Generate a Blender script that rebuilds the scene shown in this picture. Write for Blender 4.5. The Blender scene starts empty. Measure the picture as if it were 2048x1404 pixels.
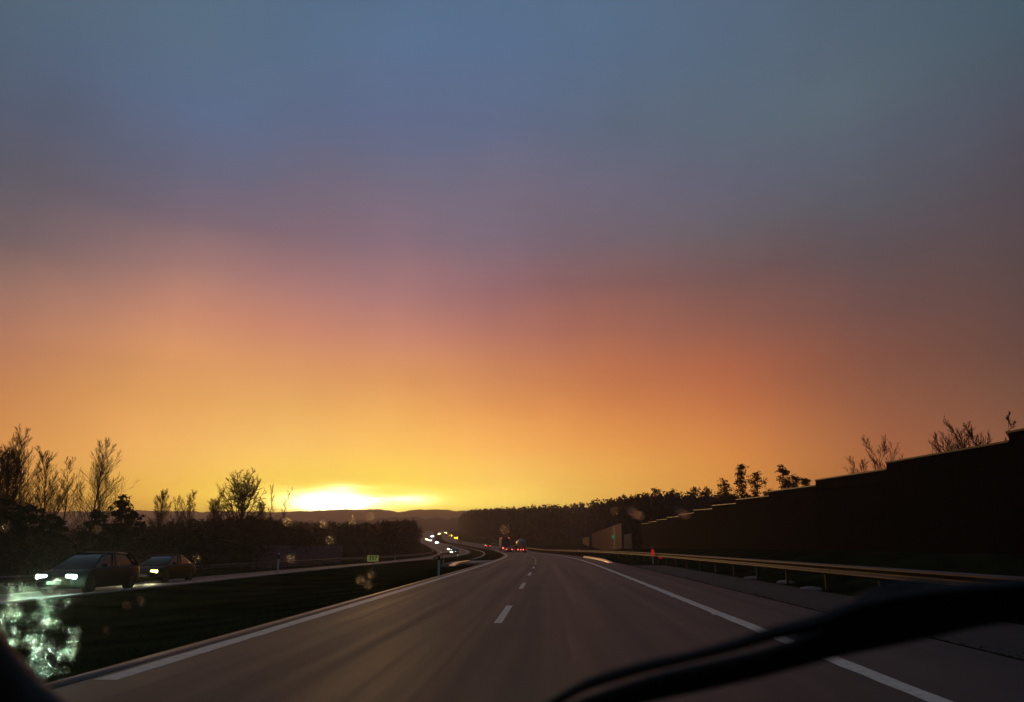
import bpy, math, random
import numpy as np
from mathutils import Vector, Matrix

# ------------------------------------------------------------------ camera
F = 1480.0
PITCH = math.atan(390 / F)
YAW = math.atan(74 / F * math.cos(PITCH))
CH = 1.3
FWD = np.array([-math.sin(YAW) * math.cos(PITCH), math.cos(YAW) * math.cos(PITCH), math.sin(PITCH)])
RGT = np.array([math.cos(YAW), math.sin(YAW), 0.0])
UPV = np.cross(RGT, FWD)
EYE = np.array([0.0, 0.0, CH])


def ray(px, py):
    return FWD + RGT * (px - 1024) / F + UPV * (702 - py) / F


def atY(px, py, Y):
    v = ray(px, py)
    return EYE + v * Y / v[1]


sc = bpy.context.scene
COL = sc.collection
cd = bpy.data.cameras.new('camera')
cam = bpy.data.objects.new('camera', cd)
COL.objects.link(cam)
cam.location = (0, 0, CH)
cam.rotation_euler = (math.pi / 2 + PITCH, 0, YAW)
cd.sensor_width = 36
cd.lens = 36 * F / 2048
cd.clip_start = 0.05
cd.clip_end = 12000
cd.dof.use_dof = True
cd.dof.focus_distance = 18.0
cd.dof.aperture_fstop = 2.4
sc.camera = cam
sc.view_settings.view_transform = 'Standard'
sc.view_settings.look = 'None'
sc.view_settings.exposure = 0.0
sc.view_settings.gamma = 1.0
sc.cycles.use_denoising = True
sc.cycles.max_bounces = 8
sc.cycles.volume_bounces = 1
sc.cycles.transparent_max_bounces = 12
sc.cycles.sample_clamp_indirect = 4.0
sc.cycles.caustics_refractive = False
sc.cycles.caustics_reflective = False

# ------------------------------------------------------------------ sky
SUN_AZ = -0.2215      # azimuth of the setting sun, radians right of the road (+y)
SUN_EL = math.radians(3.3)


def lin(c):
    c = np.asarray(c, float) / 255.0
    return np.where(c <= 0.04045, c / 12.92, ((c + 0.055) / 1.055) ** 2.4)


SX = [0, 300, 550, 780, 1000, 1350, 1650, 2000]
SY = [0, 150, 250, 350, 450, 550, 650, 720, 800, 900, 960, 1010]
SKYC = [
    [(75, 96, 113), (81, 104, 129), (82, 107, 133), (82, 109, 140), (80, 109, 139), (84, 107, 138), (80, 98, 120), (66, 88, 105)],
    [(75, 88, 114), (83, 105, 141), (85, 109, 146), (85, 111, 150), (84, 107, 146), (83, 104, 129), (87, 105, 122), (69, 84, 101)],
    [(77, 87, 109), (82, 94, 125), (89, 102, 134), (89, 104, 141), (90, 105, 139), (88, 101, 120), (89, 101, 116), (73, 75, 92)],
    [(82, 85, 98), (103, 98, 117), (109, 103, 128), (104, 103, 130), (109, 105, 131), (99, 98, 119), (87, 93, 112), (77, 72, 83)],
    [(101, 92, 100), (119, 98, 110), (127, 102, 118), (122, 103, 125), (116, 103, 126), (106, 90, 104), (91, 87, 95), (80, 70, 78)],
    [(154, 120, 109), (172, 129, 116), (167, 121, 123), (160, 116, 124), (137, 99, 112), (118, 81, 83), (99, 77, 85), (79, 69, 68)],
    [(190, 136, 107), (214, 151, 111), (209, 144, 109), (200, 138, 113), (176, 113, 101), (154, 92, 74), (125, 82, 73), (81, 67, 63)],
    [(211, 144, 93), (233, 169, 100), (232, 168, 105), (228, 160, 98), (212, 138, 93), (190, 106, 66), (148, 91, 66), (88, 67, 57)],
    [(212, 151, 73), (227, 174, 83), (235, 187, 90), (236, 181, 86), (227, 157, 77), (201, 120, 56), (154, 97, 57), (95, 71, 49)],
    [(220, 157, 68), (239, 190, 88), (245, 208, 94), (246, 205, 84), (241, 186, 79), (218, 149, 55), (174, 105, 52), (107, 75, 48)],
    [(218, 151, 53), (241, 194, 75), (248, 219, 77), (248, 229, 75), (247, 209, 88), (225, 159, 53), (181, 105, 42), (101, 68, 41)],
    [(214, 145, 44), (239, 190, 55), (248, 225, 59), (248, 234, 81), (248, 225, 90), (229, 160, 53), (181, 102, 37), (91, 60, 35)],
]
SKYL = lin(np.array(SKYC))
SKYL[5:, :, 1] *= 0.955
SKYL[8:, :, 1] *= 0.95
SKYL[8:, :, 2] *= 1.12
SKYL[4:, 0, :] *= 0.90
SKYL[3:, 7, :] *= 0.93
SKYL *= 0.965
SKYL[6:10, :, 1] *= 0.93
SKYL[4:7, 5:7, 1] *= 1.09
SKYL[3:6, 2:5, 2] *= 0.93
SKYL[7:9, :5, :] *= 0.96
SKYL[4:8, 4:6, 0] *= 0.95
SKYL[:3, :, 2] *= 0.95


def sky_lookup(az, el):
    d = np.array([math.sin(az) * math.cos(el), math.cos(az) * math.cos(el), math.sin(el)])
    z = d @ FWD
    if z < 0.2:
        z = 0.2
    px = 1024 + F * (d @ RGT) / z
    py = 702 - F * (d @ UPV) / z
    px = min(max(px, SX[0]), SX[-1]); py = min(max(py, SY[0]), SY[-1])
    i = min(int(np.searchsorted(SX, px, 'right')) - 1, len(SX) - 2); i = max(i, 0)
    j = min(int(np.searchsorted(SY, py, 'right')) - 1, len(SY) - 2); j = max(j, 0)
    u = (px - SX[i]) / (SX[i + 1] - SX[i]); v = (py - SY[j]) / (SY[j + 1] - SY[j])
    a = SKYL[j, i] * (1 - u) + SKYL[j, i + 1] * u
    b = SKYL[j + 1, i] * (1 - u) + SKYL[j + 1, i + 1] * u
    return a * (1 - v) + b * v


world = bpy.data.worlds.new('World')
sc.world = world
world.use_nodes = True
nt = world.node_tree
nt.nodes.clear()
N = nt.nodes.new
Lk = nt.links.new


def wmath(op, a, b=None, c=None):
    n = N('ShaderNodeMath'); n.operation = op
    for i, x in enumerate((a, b, c)):
        if x is None: continue
        if isinstance(x, (int, float)): n.inputs[i].default_value = x
        else: Lk(x, n.inputs[i])
    return n.outputs[0]


tc = N('ShaderNodeTexCoord')
nz = N('ShaderNodeTexNoise'); nz.inputs['Scale'].default_value = 2.2; nz.inputs['Detail'].default_value = 4; nz.inputs['Roughness'].default_value = 0.5
mpn = N('ShaderNodeMapping'); mpn.inputs['Scale'].default_value = (1, 1, 1.3); mpn.inputs['Rotation'].default_value = (0.3, 0.2, 0)
Lk(tc.outputs['Generated'], mpn.inputs[0]); Lk(mpn.outputs[0], nz.inputs['Vector'])
sep = N('ShaderNodeSeparateXYZ'); Lk(tc.outputs['Generated'], sep.inputs[0])
az = wmath('ARCTAN2', sep.outputs[0], sep.outputs[1])
el0 = wmath('ARCSINE', sep.outputs[2])
nzc = wmath('SUBTRACT', nz.outputs['Fac'], 0.5)
amp = wmath('MULTIPLY', wmath('MINIMUM', wmath('MAXIMUM', wmath('SUBTRACT', el0, 0.1), 0.0), 0.35), 0.52)
el = wmath('ADD', el0, wmath('MULTIPLY', nzc, amp))
EL0, EL1 = -0.02, 0.95
elf = wmath('DIVIDE', wmath('SUBTRACT', el, EL0), EL1 - EL0)
ELS = [0.0, 0.05, 0.075, 0.1, 0.13, 0.18, 0.23, 0.28, 0.34, 0.41, 0.48, 0.55, 0.64, 0.75, 0.9]
AZS = [math.radians(x) for x in (-175, -90, -50, -38, -28, -20, -12, -4, 5, 14, 24, 36, 50, 90, 175)]
REAR = [(26, 27, 32), (36, 39, 47), (62, 72, 88)]
prev = None
for k, a in enumerate(AZS):
    r = N('ShaderNodeValToRGB')
    r.color_ramp.interpolation = 'EASE' if False else 'LINEAR'
    cr = r.color_ramp
    while len(cr.elements) > 1: cr.elements.remove(cr.elements[-1])
    for q, e in enumerate(ELS):
        if abs(a) > 1.0:
            t = min(e / 0.6, 1.0) * 2
            i = min(int(t), 1); f = t - i
            c = lin(REAR[i]) * (1 - f) + lin(REAR[i + 1]) * f
            if abs(a) < 2:
                c = c * 0.75 + 0.25 * sky_lookup(math.copysign(0.6, a), e)
        else:
            c = sky_lookup(a, e)
        pos = (e - EL0) / (EL1 - EL0)
        if q == 0:
            cr.elements[0].position = pos; cr.elements[0].color = (*c, 1)
        else:
            x = cr.elements.new(pos); x.color = (*c, 1)
    Lk(elf, r.inputs[0])
    if prev is None:
        prev = r.outputs[0]
    else:
        mr = N('ShaderNodeMapRange'); mr.interpolation_type = 'LINEAR'
        Lk(az, mr.inputs[0]); mr.inputs[1].default_value = AZS[k - 1]; mr.inputs[2].default_value = a
        mx = N('ShaderNodeMix'); mx.data_type = 'RGBA'
        Lk(mr.outputs[0], mx.inputs[0]); Lk(prev, mx.inputs[6]); Lk(r.outputs[0], mx.inputs[7])
        prev = mx.outputs[2]

# soft large-scale cloud mottling
nz2 = N('ShaderNodeTexNoise'); nz2.inputs['Scale'].default_value = 3.4; nz2.inputs['Detail'].default_value = 6; nz2.inputs['Roughness'].default_value = 0.42
mp2 = N('ShaderNodeMapping'); mp2.inputs['Scale'].default_value = (1.5, 1, 0.75); mp2.inputs['Rotation'].default_value = (0.2, -0.45, 0.2)
Lk(tc.outputs['Generated'], mp2.inputs[0]); Lk(mp2.outputs[0], nz2.inputs['Vector'])
nz4 = N('ShaderNodeTexNoise'); nz4.inputs['Scale'].default_value = 11; nz4.inputs['Detail'].default_value = 7; nz4.inputs['Roughness'].default_value = 0.6
mp4 = N('ShaderNodeMapping'); mp4.inputs['Scale'].default_value = (1, 1, 1.7); mp4.inputs['Rotation'].default_value = (0.3, 0.5, 0.1)
Lk(tc.outputs['Generated'], mp4.inputs[0]); Lk(mp4.outputs[0], nz4.inputs['Vector'])
mot = wmath('ADD', wmath('ADD', 1.0, wmath('MULTIPLY', wmath('SUBTRACT', nz2.outputs['Fac'], 0.5), 0.27)), wmath('MULTIPLY', wmath('SUBTRACT', nz4.outputs['Fac'], 0.5), 0.13))
vm = N('ShaderNodeVectorMath'); vm.operation = 'SCALE'
Lk(prev, vm.inputs[0]); Lk(mot, vm.inputs['Scale'])
skycol = vm.outputs[0]

# the gap in the cloud in front of the sun: a few stretched bright patches low over the hills
nz3 = N('ShaderNodeTexNoise'); nz3.inputs['Scale'].default_value = 9; nz3.inputs['Detail'].default_value = 3
mp3 = N('ShaderNodeMapping'); mp3.inputs['Scale'].default_value = (1, 1, 7)
Lk(tc.outputs['Generated'], mp3.inputs[0]); Lk(mp3.outputs[0], nz3.inputs['Vector'])
wob = wmath('MULTIPLY', wmath('SUBTRACT', nz3.outputs['Fac'], 0.5), 0.022)


def azel(px, py):
    v = ray(px, py); v = v / np.linalg.norm(v)
    return math.atan2(v[0], v[1]), math.asin(v[2])


add = skycol
for (px, py, sx, sy, col) in [
    (668, 1004, 56, 12, (6.5, 5.2, 3.2)),
    (700, 1003, 105, 15, (1.6, 1.1, 0.36)),
    (815, 998, 38, 8, (1.5, 1.25, 0.8)),
    (760, 1004, 270, 22, (0.34, 0.26, 0.03)),
    (680, 1012, 26, 16, (10.0, 8.5, 5.5)),
]:
    a0, e0 = azel(px, py)
    u = wmath('DIVIDE', wmath('SUBTRACT', az, a0), sx / F)
    v = wmath('DIVIDE', wmath('SUBTRACT', wmath('ADD', el0, wob), e0), sy / F)
    r2 = wmath('ADD', wmath('MULTIPLY', u, u), wmath('MULTIPLY', v, v))
    g = wmath('EXPONENT', wmath('MULTIPLY', r2, -0.7))
    s1 = N('ShaderNodeVectorMath'); s1.operation = 'SCALE'; s1.inputs[0].default_value = col; Lk(g, s1.inputs['Scale'])
    s2 = N('ShaderNodeVectorMath'); s2.operation = 'ADD'; Lk(add, s2.inputs[0]); Lk(s1.outputs[0], s2.inputs[1])
    add = s2.outputs[0]
bst = N('ShaderNodeMapRange'); Lk(el0, bst.inputs[0]); bst.inputs[1].default_value = 0.03; bst.inputs[2].default_value = 0.22; bst.inputs[3].default_value = 1.80; bst.inputs[4].default_value = 1.08
vb = N('ShaderNodeVectorMath'); vb.operation = 'SCALE'; Lk(add, vb.inputs[0]); Lk(bst.outputs[0], vb.inputs['Scale']); add = vb.outputs[0]
bg = N('ShaderNodeBackground'); bg.inputs['Strength'].default_value = 1.0
Lk(add, bg.inputs[0])
# the clear air high behind the cloud sheet
nish = N('ShaderNodeTexSky'); nish.sky_type = 'NISHITA'; nish.sun_disc = False
nish.sun_elevation = SUN_EL; nish.sun_rotation = SUN_AZ
bg2 = N('ShaderNodeBackground'); bg2.inputs['Strength'].default_value = 0.003
Lk(nish.outputs[0], bg2.inputs[0])
ads = N('ShaderNodeAddShader'); Lk(bg.outputs[0], ads.inputs[0]); Lk(bg2.outputs[0], ads.inputs[1])
wo = N('ShaderNodeOutputWorld'); Lk(ads.outputs[0], wo.inputs[0])
world.cycles.sampling_method = 'MANUAL'
world.cycles.sample_map_resolution = 2048

sd = bpy.data.lights.new('sun', 'SUN'); sd.energy = 0.22; sd.angle = math.radians(4); sd.color = (1.0, 0.5, 0.16)
sun = bpy.data.objects.new('sun', sd); COL.objects.link(sun)
sdir = Vector((math.sin(SUN_AZ) * math.cos(SUN_EL), math.cos(SUN_AZ) * math.cos(SUN_EL), math.sin(SUN_EL)))
sun.rotation_euler = sdir.to_track_quat('Z', 'Y').to_euler()
sun.location = (-300, 1300, 80)

# ------------------------------------------------------------------ helpers
rnd = random.Random(11)
npr = np.random.default_rng(5)


class MB:
    def __init__(s): s.v = []; s.f = []
    def add(s, vs, fs):
        b = len(s.v)
        s.v.extend([tuple(map(float, x)) for x in vs]); s.f.extend([tuple(i + b for i in f) for f in fs])
        return s
    def box(s, x0, x1, y0, y1, z0, z1):
        v = [(x0, y0, z0), (x1, y0, z0), (x1, y1, z0), (x0, y1, z0), (x0, y0, z1), (x1, y0, z1), (x1, y1, z1), (x0, y1, z1)]
        return s.add(v, [(0, 3, 2, 1), (4, 5, 6, 7), (0, 1, 5, 4), (1, 2, 6, 5), (2, 3, 7, 6), (3, 0, 4, 7)])
    def loft(s, rings, caps=True):
        n = len(rings[0]); b = len(s.v); vs = [p for r in rings for p in r]; fs = []
        for i in range(len(rings) - 1):
            for j in range(n):
                k = (j + 1) % n
                fs.append((i * n + j, i * n + k, (i + 1) * n + k, (i + 1) * n + j))
        if caps:
            fs.append(tuple(range(n - 1, -1, -1))); fs.append(tuple((len(rings) - 1) * n + j for j in range(n)))
        return s.add(vs, fs)
    def tube(s, pts, rad, n=8, caps=True):
        pts = [np.asarray(p, float) for p in pts]; rings = []
        for i, p in enumerate(pts):
            t = pts[min(i + 1, len(pts) - 1)] - pts[max(i - 1, 0)]
            t = t / (np.linalg.norm(t) + 1e-9)
            a = np.array([0, 0, 1.0]) if abs(t[2]) < 0.9 else np.array([1.0, 0, 0])
            u = np.cross(t, a); u /= np.linalg.norm(u); w = np.cross(t, u)
            r = rad[i] if hasattr(rad, '__len__') else rad
            rings.append([p + r * (math.cos(2 * math.pi * k / n) * u + math.sin(2 * math.pi * k / n) * w) for k in range(n)])
        return s.loft(rings, caps)
    def cyl(s, c, axis, r, h, n=16, r2=None):
        c = np.asarray(c, float); ax = np.zeros(3); ax['xyz'.index(axis)] = 1
        return s.tube([c - ax * h / 2, c + ax * h / 2], [r, r2 if r2 is not None else r], n)
    def mesh(s, name):
        me = bpy.data.meshes.new(name); me.from_pydata(s.v, [], s.f); me.update(); return me
    def build(s, name, mat, parent=None, smooth=False, loc=None):
        return link(name, s.mesh(name), mat, parent, smooth, loc)


def link(name, me, mat, parent=None, smooth=False, loc=None):
    if mat is not None: me.materials.append(mat)
    if smooth:
        me.polygons.foreach_set('use_smooth', [True] * len(me.polygons))
    o = bpy.data.objects.new(name, me); COL.objects.link(o)
    if parent: o.parent = parent
    if loc is not None: o.location = loc
    return o


def fast_mesh(name, V, Q):
    """V (n,3) array, Q (m,k) array of polygons with k corners"""
    V = np.asarray(V, np.float32); Q = np.asarray(Q, np.int32); k = Q.shape[1]
    me = bpy.data.meshes.new(name)
    me.vertices.add(len(V)); me.vertices.foreach_set('co', V.ravel())
    me.loops.add(Q.size); me.loops.foreach_set('vertex_index', Q.ravel())
    me.polygons.add(len(Q)); me.polygons.foreach_set('loop_start', np.arange(0, Q.size, k, dtype=np.int32))
    me.update(calc_edges=True); me.validate()
    return me


def empty(name, loc=(0, 0, 0), rz=0.0):
    o = bpy.data.objects.new(name, None); COL.objects.link(o); o.location = loc; o.rotation_euler = (0, 0, rz)
    o.empty_display_size = 0.2
    return o


def tag(o, label=None, cat=None, group=None, kind=None):
    if label: o['label'] = label
    if cat: o['category'] = cat
    if group: o['group'] = group
    if kind: o['kind'] = kind
    return o


def copy_tree(o, parent=None):
    c = o.copy(); COL.objects.link(c)
    if parent: c.parent = parent
    for ch in list(o.children): copy_tree(ch, c)
    return c


MATS = {}


def mat(name, col, rough=0.6, metal=0.0, spec=0.5, noise=None, emit=None, estr=0.0, bump=None, stretch=None, col2=None):
    m = bpy.data.materials.new(name); m.use_nodes = True; t = m.node_tree; b = t.nodes['Principled BSDF']
    b.inputs['Base Color'].default_value = (*col, 1); b.inputs['Roughness'].default_value = rough
    b.inputs['Metallic'].default_value = metal; b.inputs['Specular IOR Level'].default_value = spec
    if emit:
        b.inputs['Emission Color'].default_value = (*emit, 1); b.inputs['Emission Strength'].default_value = estr
    if noise or bump:
        c = t.nodes.new('ShaderNodeTexCoord'); mp = t.nodes.new('ShaderNodeMapping')
        mp.inputs['Scale'].default_value = stretch or (1, 1, 1); t.links.new(c.outputs['Object'], mp.inputs[0])
    if noise:
        sc_, am = noise
        n = t.nodes.new('ShaderNodeTexNoise'); n.inputs['Scale'].default_value = sc_; n.inputs['Detail'].default_value = 5
        t.links.new(mp.outputs[0], n.inputs['Vector'])
        r = t.nodes.new('ShaderNodeValToRGB'); r.color_ramp.elements[0].position = 0.32; r.color_ramp.elements[1].position = 0.68
        c2 = col2 or tuple(x * (1 + am) for x in col); c1 = tuple(x * (1 - am) for x in col) if not col2 else col
        r.color_ramp.elements[0].color = (*c1, 1); r.color_ramp.elements[1].color = (*c2, 1)
        t.links.new(n.outputs['Fac'], r.inputs[0]); t.links.new(r.outputs[0], b.inputs['Base Color'])
    if bump:
        n2 = t.nodes.new('ShaderNodeTexNoise'); n2.inputs['Scale'].default_value = bump[0]; n2.inputs['Detail'].default_value = 4
        t.links.new(mp.outputs[0], n2.inputs['Vector'])
        bp = t.nodes.new('ShaderNodeBump'); bp.inputs['Strength'].default_value = bump[1]; bp.inputs['Distance'].default_value = 0.02
        t.links.new(n2.outputs['Fac'], bp.inputs['Height']); t.links.new(bp.outputs[0], b.inputs['Normal'])
    MATS[name] = m
    return m


def emis(name, col, s):
    m = bpy.data.materials.new(name); m.use_nodes = True; t = m.node_tree; t.nodes.clear()
    e = t.nodes.new('ShaderNodeEmission'); e.inputs[0].default_value = (*col, 1); e.inputs[1].default_value = s
    o = t.nodes.new('ShaderNodeOutputMaterial'); t.links.new(e.outputs[0], o.inputs[0])
    MATS[name] = m
    return m


def asphalt(name, base, tracks, seam=-1.22):
    """asphalt with worn wheel tracks (their place given in metres across the road, stored in the UV) and damp patches"""
    m = bpy.data.materials.new(name); m.use_nodes = True; t = m.node_tree; b = t.nodes['Principled BSDF']
    NN = t.nodes.new; K = t.links.new
    uv = NN('ShaderNodeUVMap'); sp = NN('ShaderNodeSeparateXYZ'); K(uv.outputs[0], sp.inputs[0])
    n1 = NN('ShaderNodeTexNoise'); n1.inputs['Scale'].default_value = 1.0; n1.inputs['Detail'].default_value = 6
    mp = NN('ShaderNodeMapping'); mp.inputs['Scale'].default_value = (2.6, 0.035, 1); K(uv.outputs[0], mp.inputs[0]); K(mp.outputs[0], n1.inputs['Vector'])
    n2 = NN('ShaderNodeTexNoise'); n2.inputs['Scale'].default_value = 0.35; n2.inputs['Detail'].default_value = 8; K(uv.outputs[0], n2.inputs['Vector'])
    n3 = NN('ShaderNodeTexNoise'); n3.inputs['Scale'].default_value = 60; n3.inputs['Detail'].default_value = 3; K(uv.outputs[0], n3.inputs['Vector'])
    tot = None

    def M(op, a, bb=None):
        n = NN('ShaderNodeMath'); n.operation = op
        for i, x in enumerate((a, bb)):
            if x is None: continue
            if isinstance(x, (int, float)): n.inputs[i].default_value = x
            else: K(x, n.inputs[i])
        return n.outputs[0]
    for tr in tracks:
        dd = M('DIVIDE', M('SUBTRACT', sp.outputs[0], tr), 0.42)
        g = M('EXPONENT', M('MULTIPLY', M('MULTIPLY', dd, dd), -1.0))
        tot = g if tot is None else M('ADD', tot, g)
    f = M('MULTIPLY_ADD', 0.5, 1.0)
    mix = M('ADD', M('MULTIPLY', n1.outputs['Fac'], 0.55), M('MULTIPLY', n2.outputs['Fac'], 0.45))
    sq = M('DIVIDE', M('SUBTRACT', sp.outputs[0], seam), 0.035)
    sm = M('EXPONENT', M('MULTIPLY', M('MULTIPLY', sq, sq), -1.0))
    mix2 = M('SUBTRACT', M('SUBTRACT', mix, M('MULTIPLY', tot, 0.26)), M('MULTIPLY', sm, 0.5))
    r = NN('ShaderNodeValToRGB'); r.color_ramp.elements[0].position = 0.25; r.color_ramp.elements[1].position = 0.7
    r.color_ramp.elements[0].color = (*[x * 0.42 for x in base], 1); r.color_ramp.elements[1].color = (*[x * 1.5 for x in base], 1)
    K(mix2, r.inputs[0]); K(r.outputs[0], b.inputs['Base Color'])
    ro = M('ADD', 0.47, M('SUBTRACT', M('MULTIPLY', n1.outputs['Fac'], 0.36), M('MULTIPLY', tot, 0.06)))
    K(ro, b.inputs['Roughness'])
    b.inputs['Specular IOR Level'].default_value = 0.4
    bp = NN('ShaderNodeBump'); bp.inputs['Strength'].default_value = 0.9; bp.inputs['Distance'].default_value = 0.008
    K(n3.outputs['Fac'], bp.inputs['Height']); K(bp.outputs[0], b.inputs['Normal'])
    return m


M_road = asphalt('asphalt', (0.045, 0.025, 0.018), [-3.5, -1.9, 0.5, 2.1])
M_road2 = asphalt('asphalt_opposite', (0.085, 0.045, 0.034), [1.8, 3.4, 5.4, 7.0])
M_paint = mat('road_paint', (0.66, 0.58, 0.48), 0.6, noise=(7, 0.16), bump=(30, 0.4))
M_gut = mat('wet_concrete_gutter', (0.09, 0.06, 0.045), 0.52, noise=(3, 0.3), stretch=(3, 0.4, 1))
M_conc = mat('concrete', (0.2, 0.18, 0.16), 0.65, noise=(2, 0.3))
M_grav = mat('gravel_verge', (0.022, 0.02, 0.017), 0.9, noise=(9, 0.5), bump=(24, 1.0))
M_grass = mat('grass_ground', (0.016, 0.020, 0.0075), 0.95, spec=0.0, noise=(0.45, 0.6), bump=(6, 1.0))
M_blade = mat('grass_blade', (0.014, 0.018, 0.006), 0.9, spec=0.0)
M_zinc = mat('galvanised_steel', (0.040, 0.030, 0.025), 0.52, metal=0.7, noise=(4, 0.15))
M_zinc2 = mat('dull_steel', (0.06, 0.055, 0.05), 0.55, metal=0.6, noise=(4, 0.2))
M_cap = mat('wall_cap_metal', (0.06, 0.055, 0.045), 0.45, metal=0.9)
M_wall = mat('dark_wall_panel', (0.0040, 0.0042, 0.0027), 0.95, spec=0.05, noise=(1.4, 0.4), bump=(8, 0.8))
M_panel = mat('barrier_panel', (0.40, 0.15, 0.075), 0.6, spec=0.5, noise=(2.5, 0.18))
M_panelb = mat('barrier_panel_grey', (0.12, 0.10, 0.115), 0.8, spec=0.3, noise=(2.5, 0.2))
M_dark = mat('dark_rubber', (0.01, 0.01, 0.011), 0.7, spec=0.3)
M_tyre = mat('tyre', (0.015, 0.015, 0.015), 0.85)
M_rim = mat('rim', (0.04, 0.04, 0.042), 0.4, metal=0.6)
M_tailoff = mat('tail_light_unlit', (0.10, 0.008, 0.008), 0.3)
M_glass = mat('car_glass', (0.008, 0.010, 0.012), 0.08, spec=0.8)
M_body = [mat('car_paint_blue', (0.003, 0.006, 0.014), 0.4, spec=0.1), mat('car_paint_grey', (0.05, 0.05, 0.055), 0.3, metal=0.4),
          mat('car_paint_red', (0.08, 0.012, 0.01), 0.3), mat('car_paint_white', (0.5, 0.5, 0.5), 0.3), mat('car_paint_black', (0.003, 0.003, 0.004), 0.4, spec=.1)]
M_bark = mat('bark', (0.055, 0.035, 0.022), 0.9, spec=0.15, noise=(6, 0.4))
M_twig = mat('twigs', (0.075, 0.042, 0.022), 0.85, spec=0.15)
M_leaf = mat('needles', (0.026, 0.030, 0.016), 0.85, spec=0.15, noise=(1.2, 0.5))
M_leafd = mat('dry_leaves', (0.055, 0.035, 0.018), 0.85, spec=0.15, noise=(1.2, 0.5))
M_wood = mat('far_wood', (0.032, 0.026, 0.018), 0.95, spec=0.1, noise=(0.12, 0.5))
M_hill = mat('wooded_hill', (0.045, 0.036, 0.024), 0.95, spec=0.05, noise=(0.03, 0.5))
M_white = mat('white_plastic', (0.62, 0.62, 0.60), 0.5)
M_black = mat('black_plastic', (0.012, 0.012, 0.012), 0.5)
M_redr = emis('red_reflector_glow', (1.0, 0.03, 0.035), 0.32)  # emission stands in for the light that the reflectors throw back
M_signy = mat('sign_face', (0.62, 0.70, 0.20), 0.35, spec=0.4, noise=(3, 0.12))
M_signt = mat('sign_letters', (0.10, 0.13, 0.02), 0.5)
M_greens = emis('exit_sign_green', (0.05, 0.32, 0.18), 0.35)
M_tank = mat('tank_metal', (0.33, 0.36, 0.38), 0.3, metal=0.75)
M_box = mat('lorry_side_lit', (0.42, 0.30, 0.26), 0.5)
M_boxd = mat('lorry_rear', (0.03, 0.034, 0.035), 0.5)
M_hl_cool = emis('headlight_cool', (0.66, 1.0, 0.84), 70.0)
M_hl_warm = emis('headlight_warm', (1.0, 0.93, 0.16), 12.0)
M_hl_far = emis('headlight_far_cool', (0.70, 0.95, 1.0), 150.0)
M_hl_farw = emis('headlight_far_warm', (1.0, 0.88, 0.30), 130.0)
M_hl_near = emis('headlight_oncoming', (0.93, 1.0, 0.62), 160.0)
M_amber = emis('amber_lamp', (1.0, 0.62, 0.02), 110.0)
M_tail = emis('tail_light', (1.0, 0.10, 0.06), 8.0)
M_taild = emis('tail_light_dim', (0.7, 0.03, 0.03), 2.5)

# ------------------------------------------------------------------ the lie of the land


def interp(knots):
    xs = np.array([k[0] for k in knots], float); ys = np.array([k[1] for k in knots], float)
    h = np.diff(xs); dlt = np.diff(ys) / h
    m = np.zeros(len(xs)); m[0] = dlt[0]; m[-1] = dlt[-1]
    for i in range(1, len(xs) - 1):
        m[i] = (dlt[i - 1] * h[i] + dlt[i] * h[i - 1]) / (h[i] + h[i - 1])

    def fn(x):
        x = float(x)
        if x <= xs[0]: return float(ys[0])
        if x >= xs[-1]: return float(ys[-1])
        i = int(np.searchsorted(xs, x, 'right')) - 1
        t = (x - xs[i]) / h[i]; t2 = t * t; t3 = t2 * t
        return float((2 * t3 - 3 * t2 + 1) * ys[i] + (t3 - 2 * t2 + t) * h[i] * m[i] + (-2 * t3 + 3 * t2) * ys[i + 1] + (t3 - t2) * h[i] * m[i + 1])
    return fn


S = interp([(-40, 0), (0, 0), (30, 0), (55, -0.1), (80, -0.5), (117, -2.0), (155, -4.6), (193, -7.6), (240, -12.8), (290, -22.5), (345, -34.6), (430, -53), (500, -65),
            (570, -75), (640, -87), (750, -104), (900, -128), (1200, -180), (1800, -240), (3600, -300)])
E = interp([(-40, 0), (0, 0), (80, 0), (120, -0.1), (165, -0.22), (205, -0.25), (240, 0.1), (290, 0.9), (345, 2.1), (430, 3.7), (500, 5.8), (570, 8.2),
            (650, 11), (750, 14.3), (900, 18.5), (1100, 22), (1500, 26), (3600, 34)])
NEAR = interp([(-40, -16.2), (0, -16.2), (70, -16), (104, -14.6), (165, -13.4), (240, -12.6), (300, -12), (430, -10.5), (570, -10), (3600, -10)])
WID = 9.6


def fade(Y): return 1.0 if Y < 230 else max(0.2, 1 - (Y - 230) / 200 * 0.8)


def R(o, Y):
    """height of road surfaces and ground base at offset o across, Y along"""
    n = NEAR(Y); z = E(Y)
    if o < -5.0:
        t = (o + 5.0) / (n + 5.0)
        if t < 1: return z - 0.32 * t * fade(Y)
        return z - (0.32 + min((n - o) / WID, 1.0) * 0.62) * fade(Y)
    return z


def sst(a, b, x):
    t = min(max((x - a) / (b - a), 0), 1); return t * t * (3 - 2 * t)


def ground(o, Y):
    n = NEAR(Y); z = R(o, Y)
    if -5.0 > o > n:
        t = (o + 5.0) / (n + 5.0)
        z -= 0.28 * math.sin(math.pi * t) ** 1 * fade(Y)
    elif o > 5.5:
        z -= 0.06 * sst(5.5, 7, o)
        z += 1.1 * sst(9.6, 15.5, o) * (1 - sst(125, 165, Y) * 0.6)
        z += 2.0 * sst(18, 60, o) * (1 - .9 * sst(135, 165, Y) * (1 - sst(340, 380, Y)))
    elif o < n - WID:
        q = n - WID - o
        z -= 0.25 * sst(0, 3, q); z += 1.3 * sst(6, 40, q)
    return z - 0.035


def gz(X, Y): return ground(X - S(Y), Y)


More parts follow.
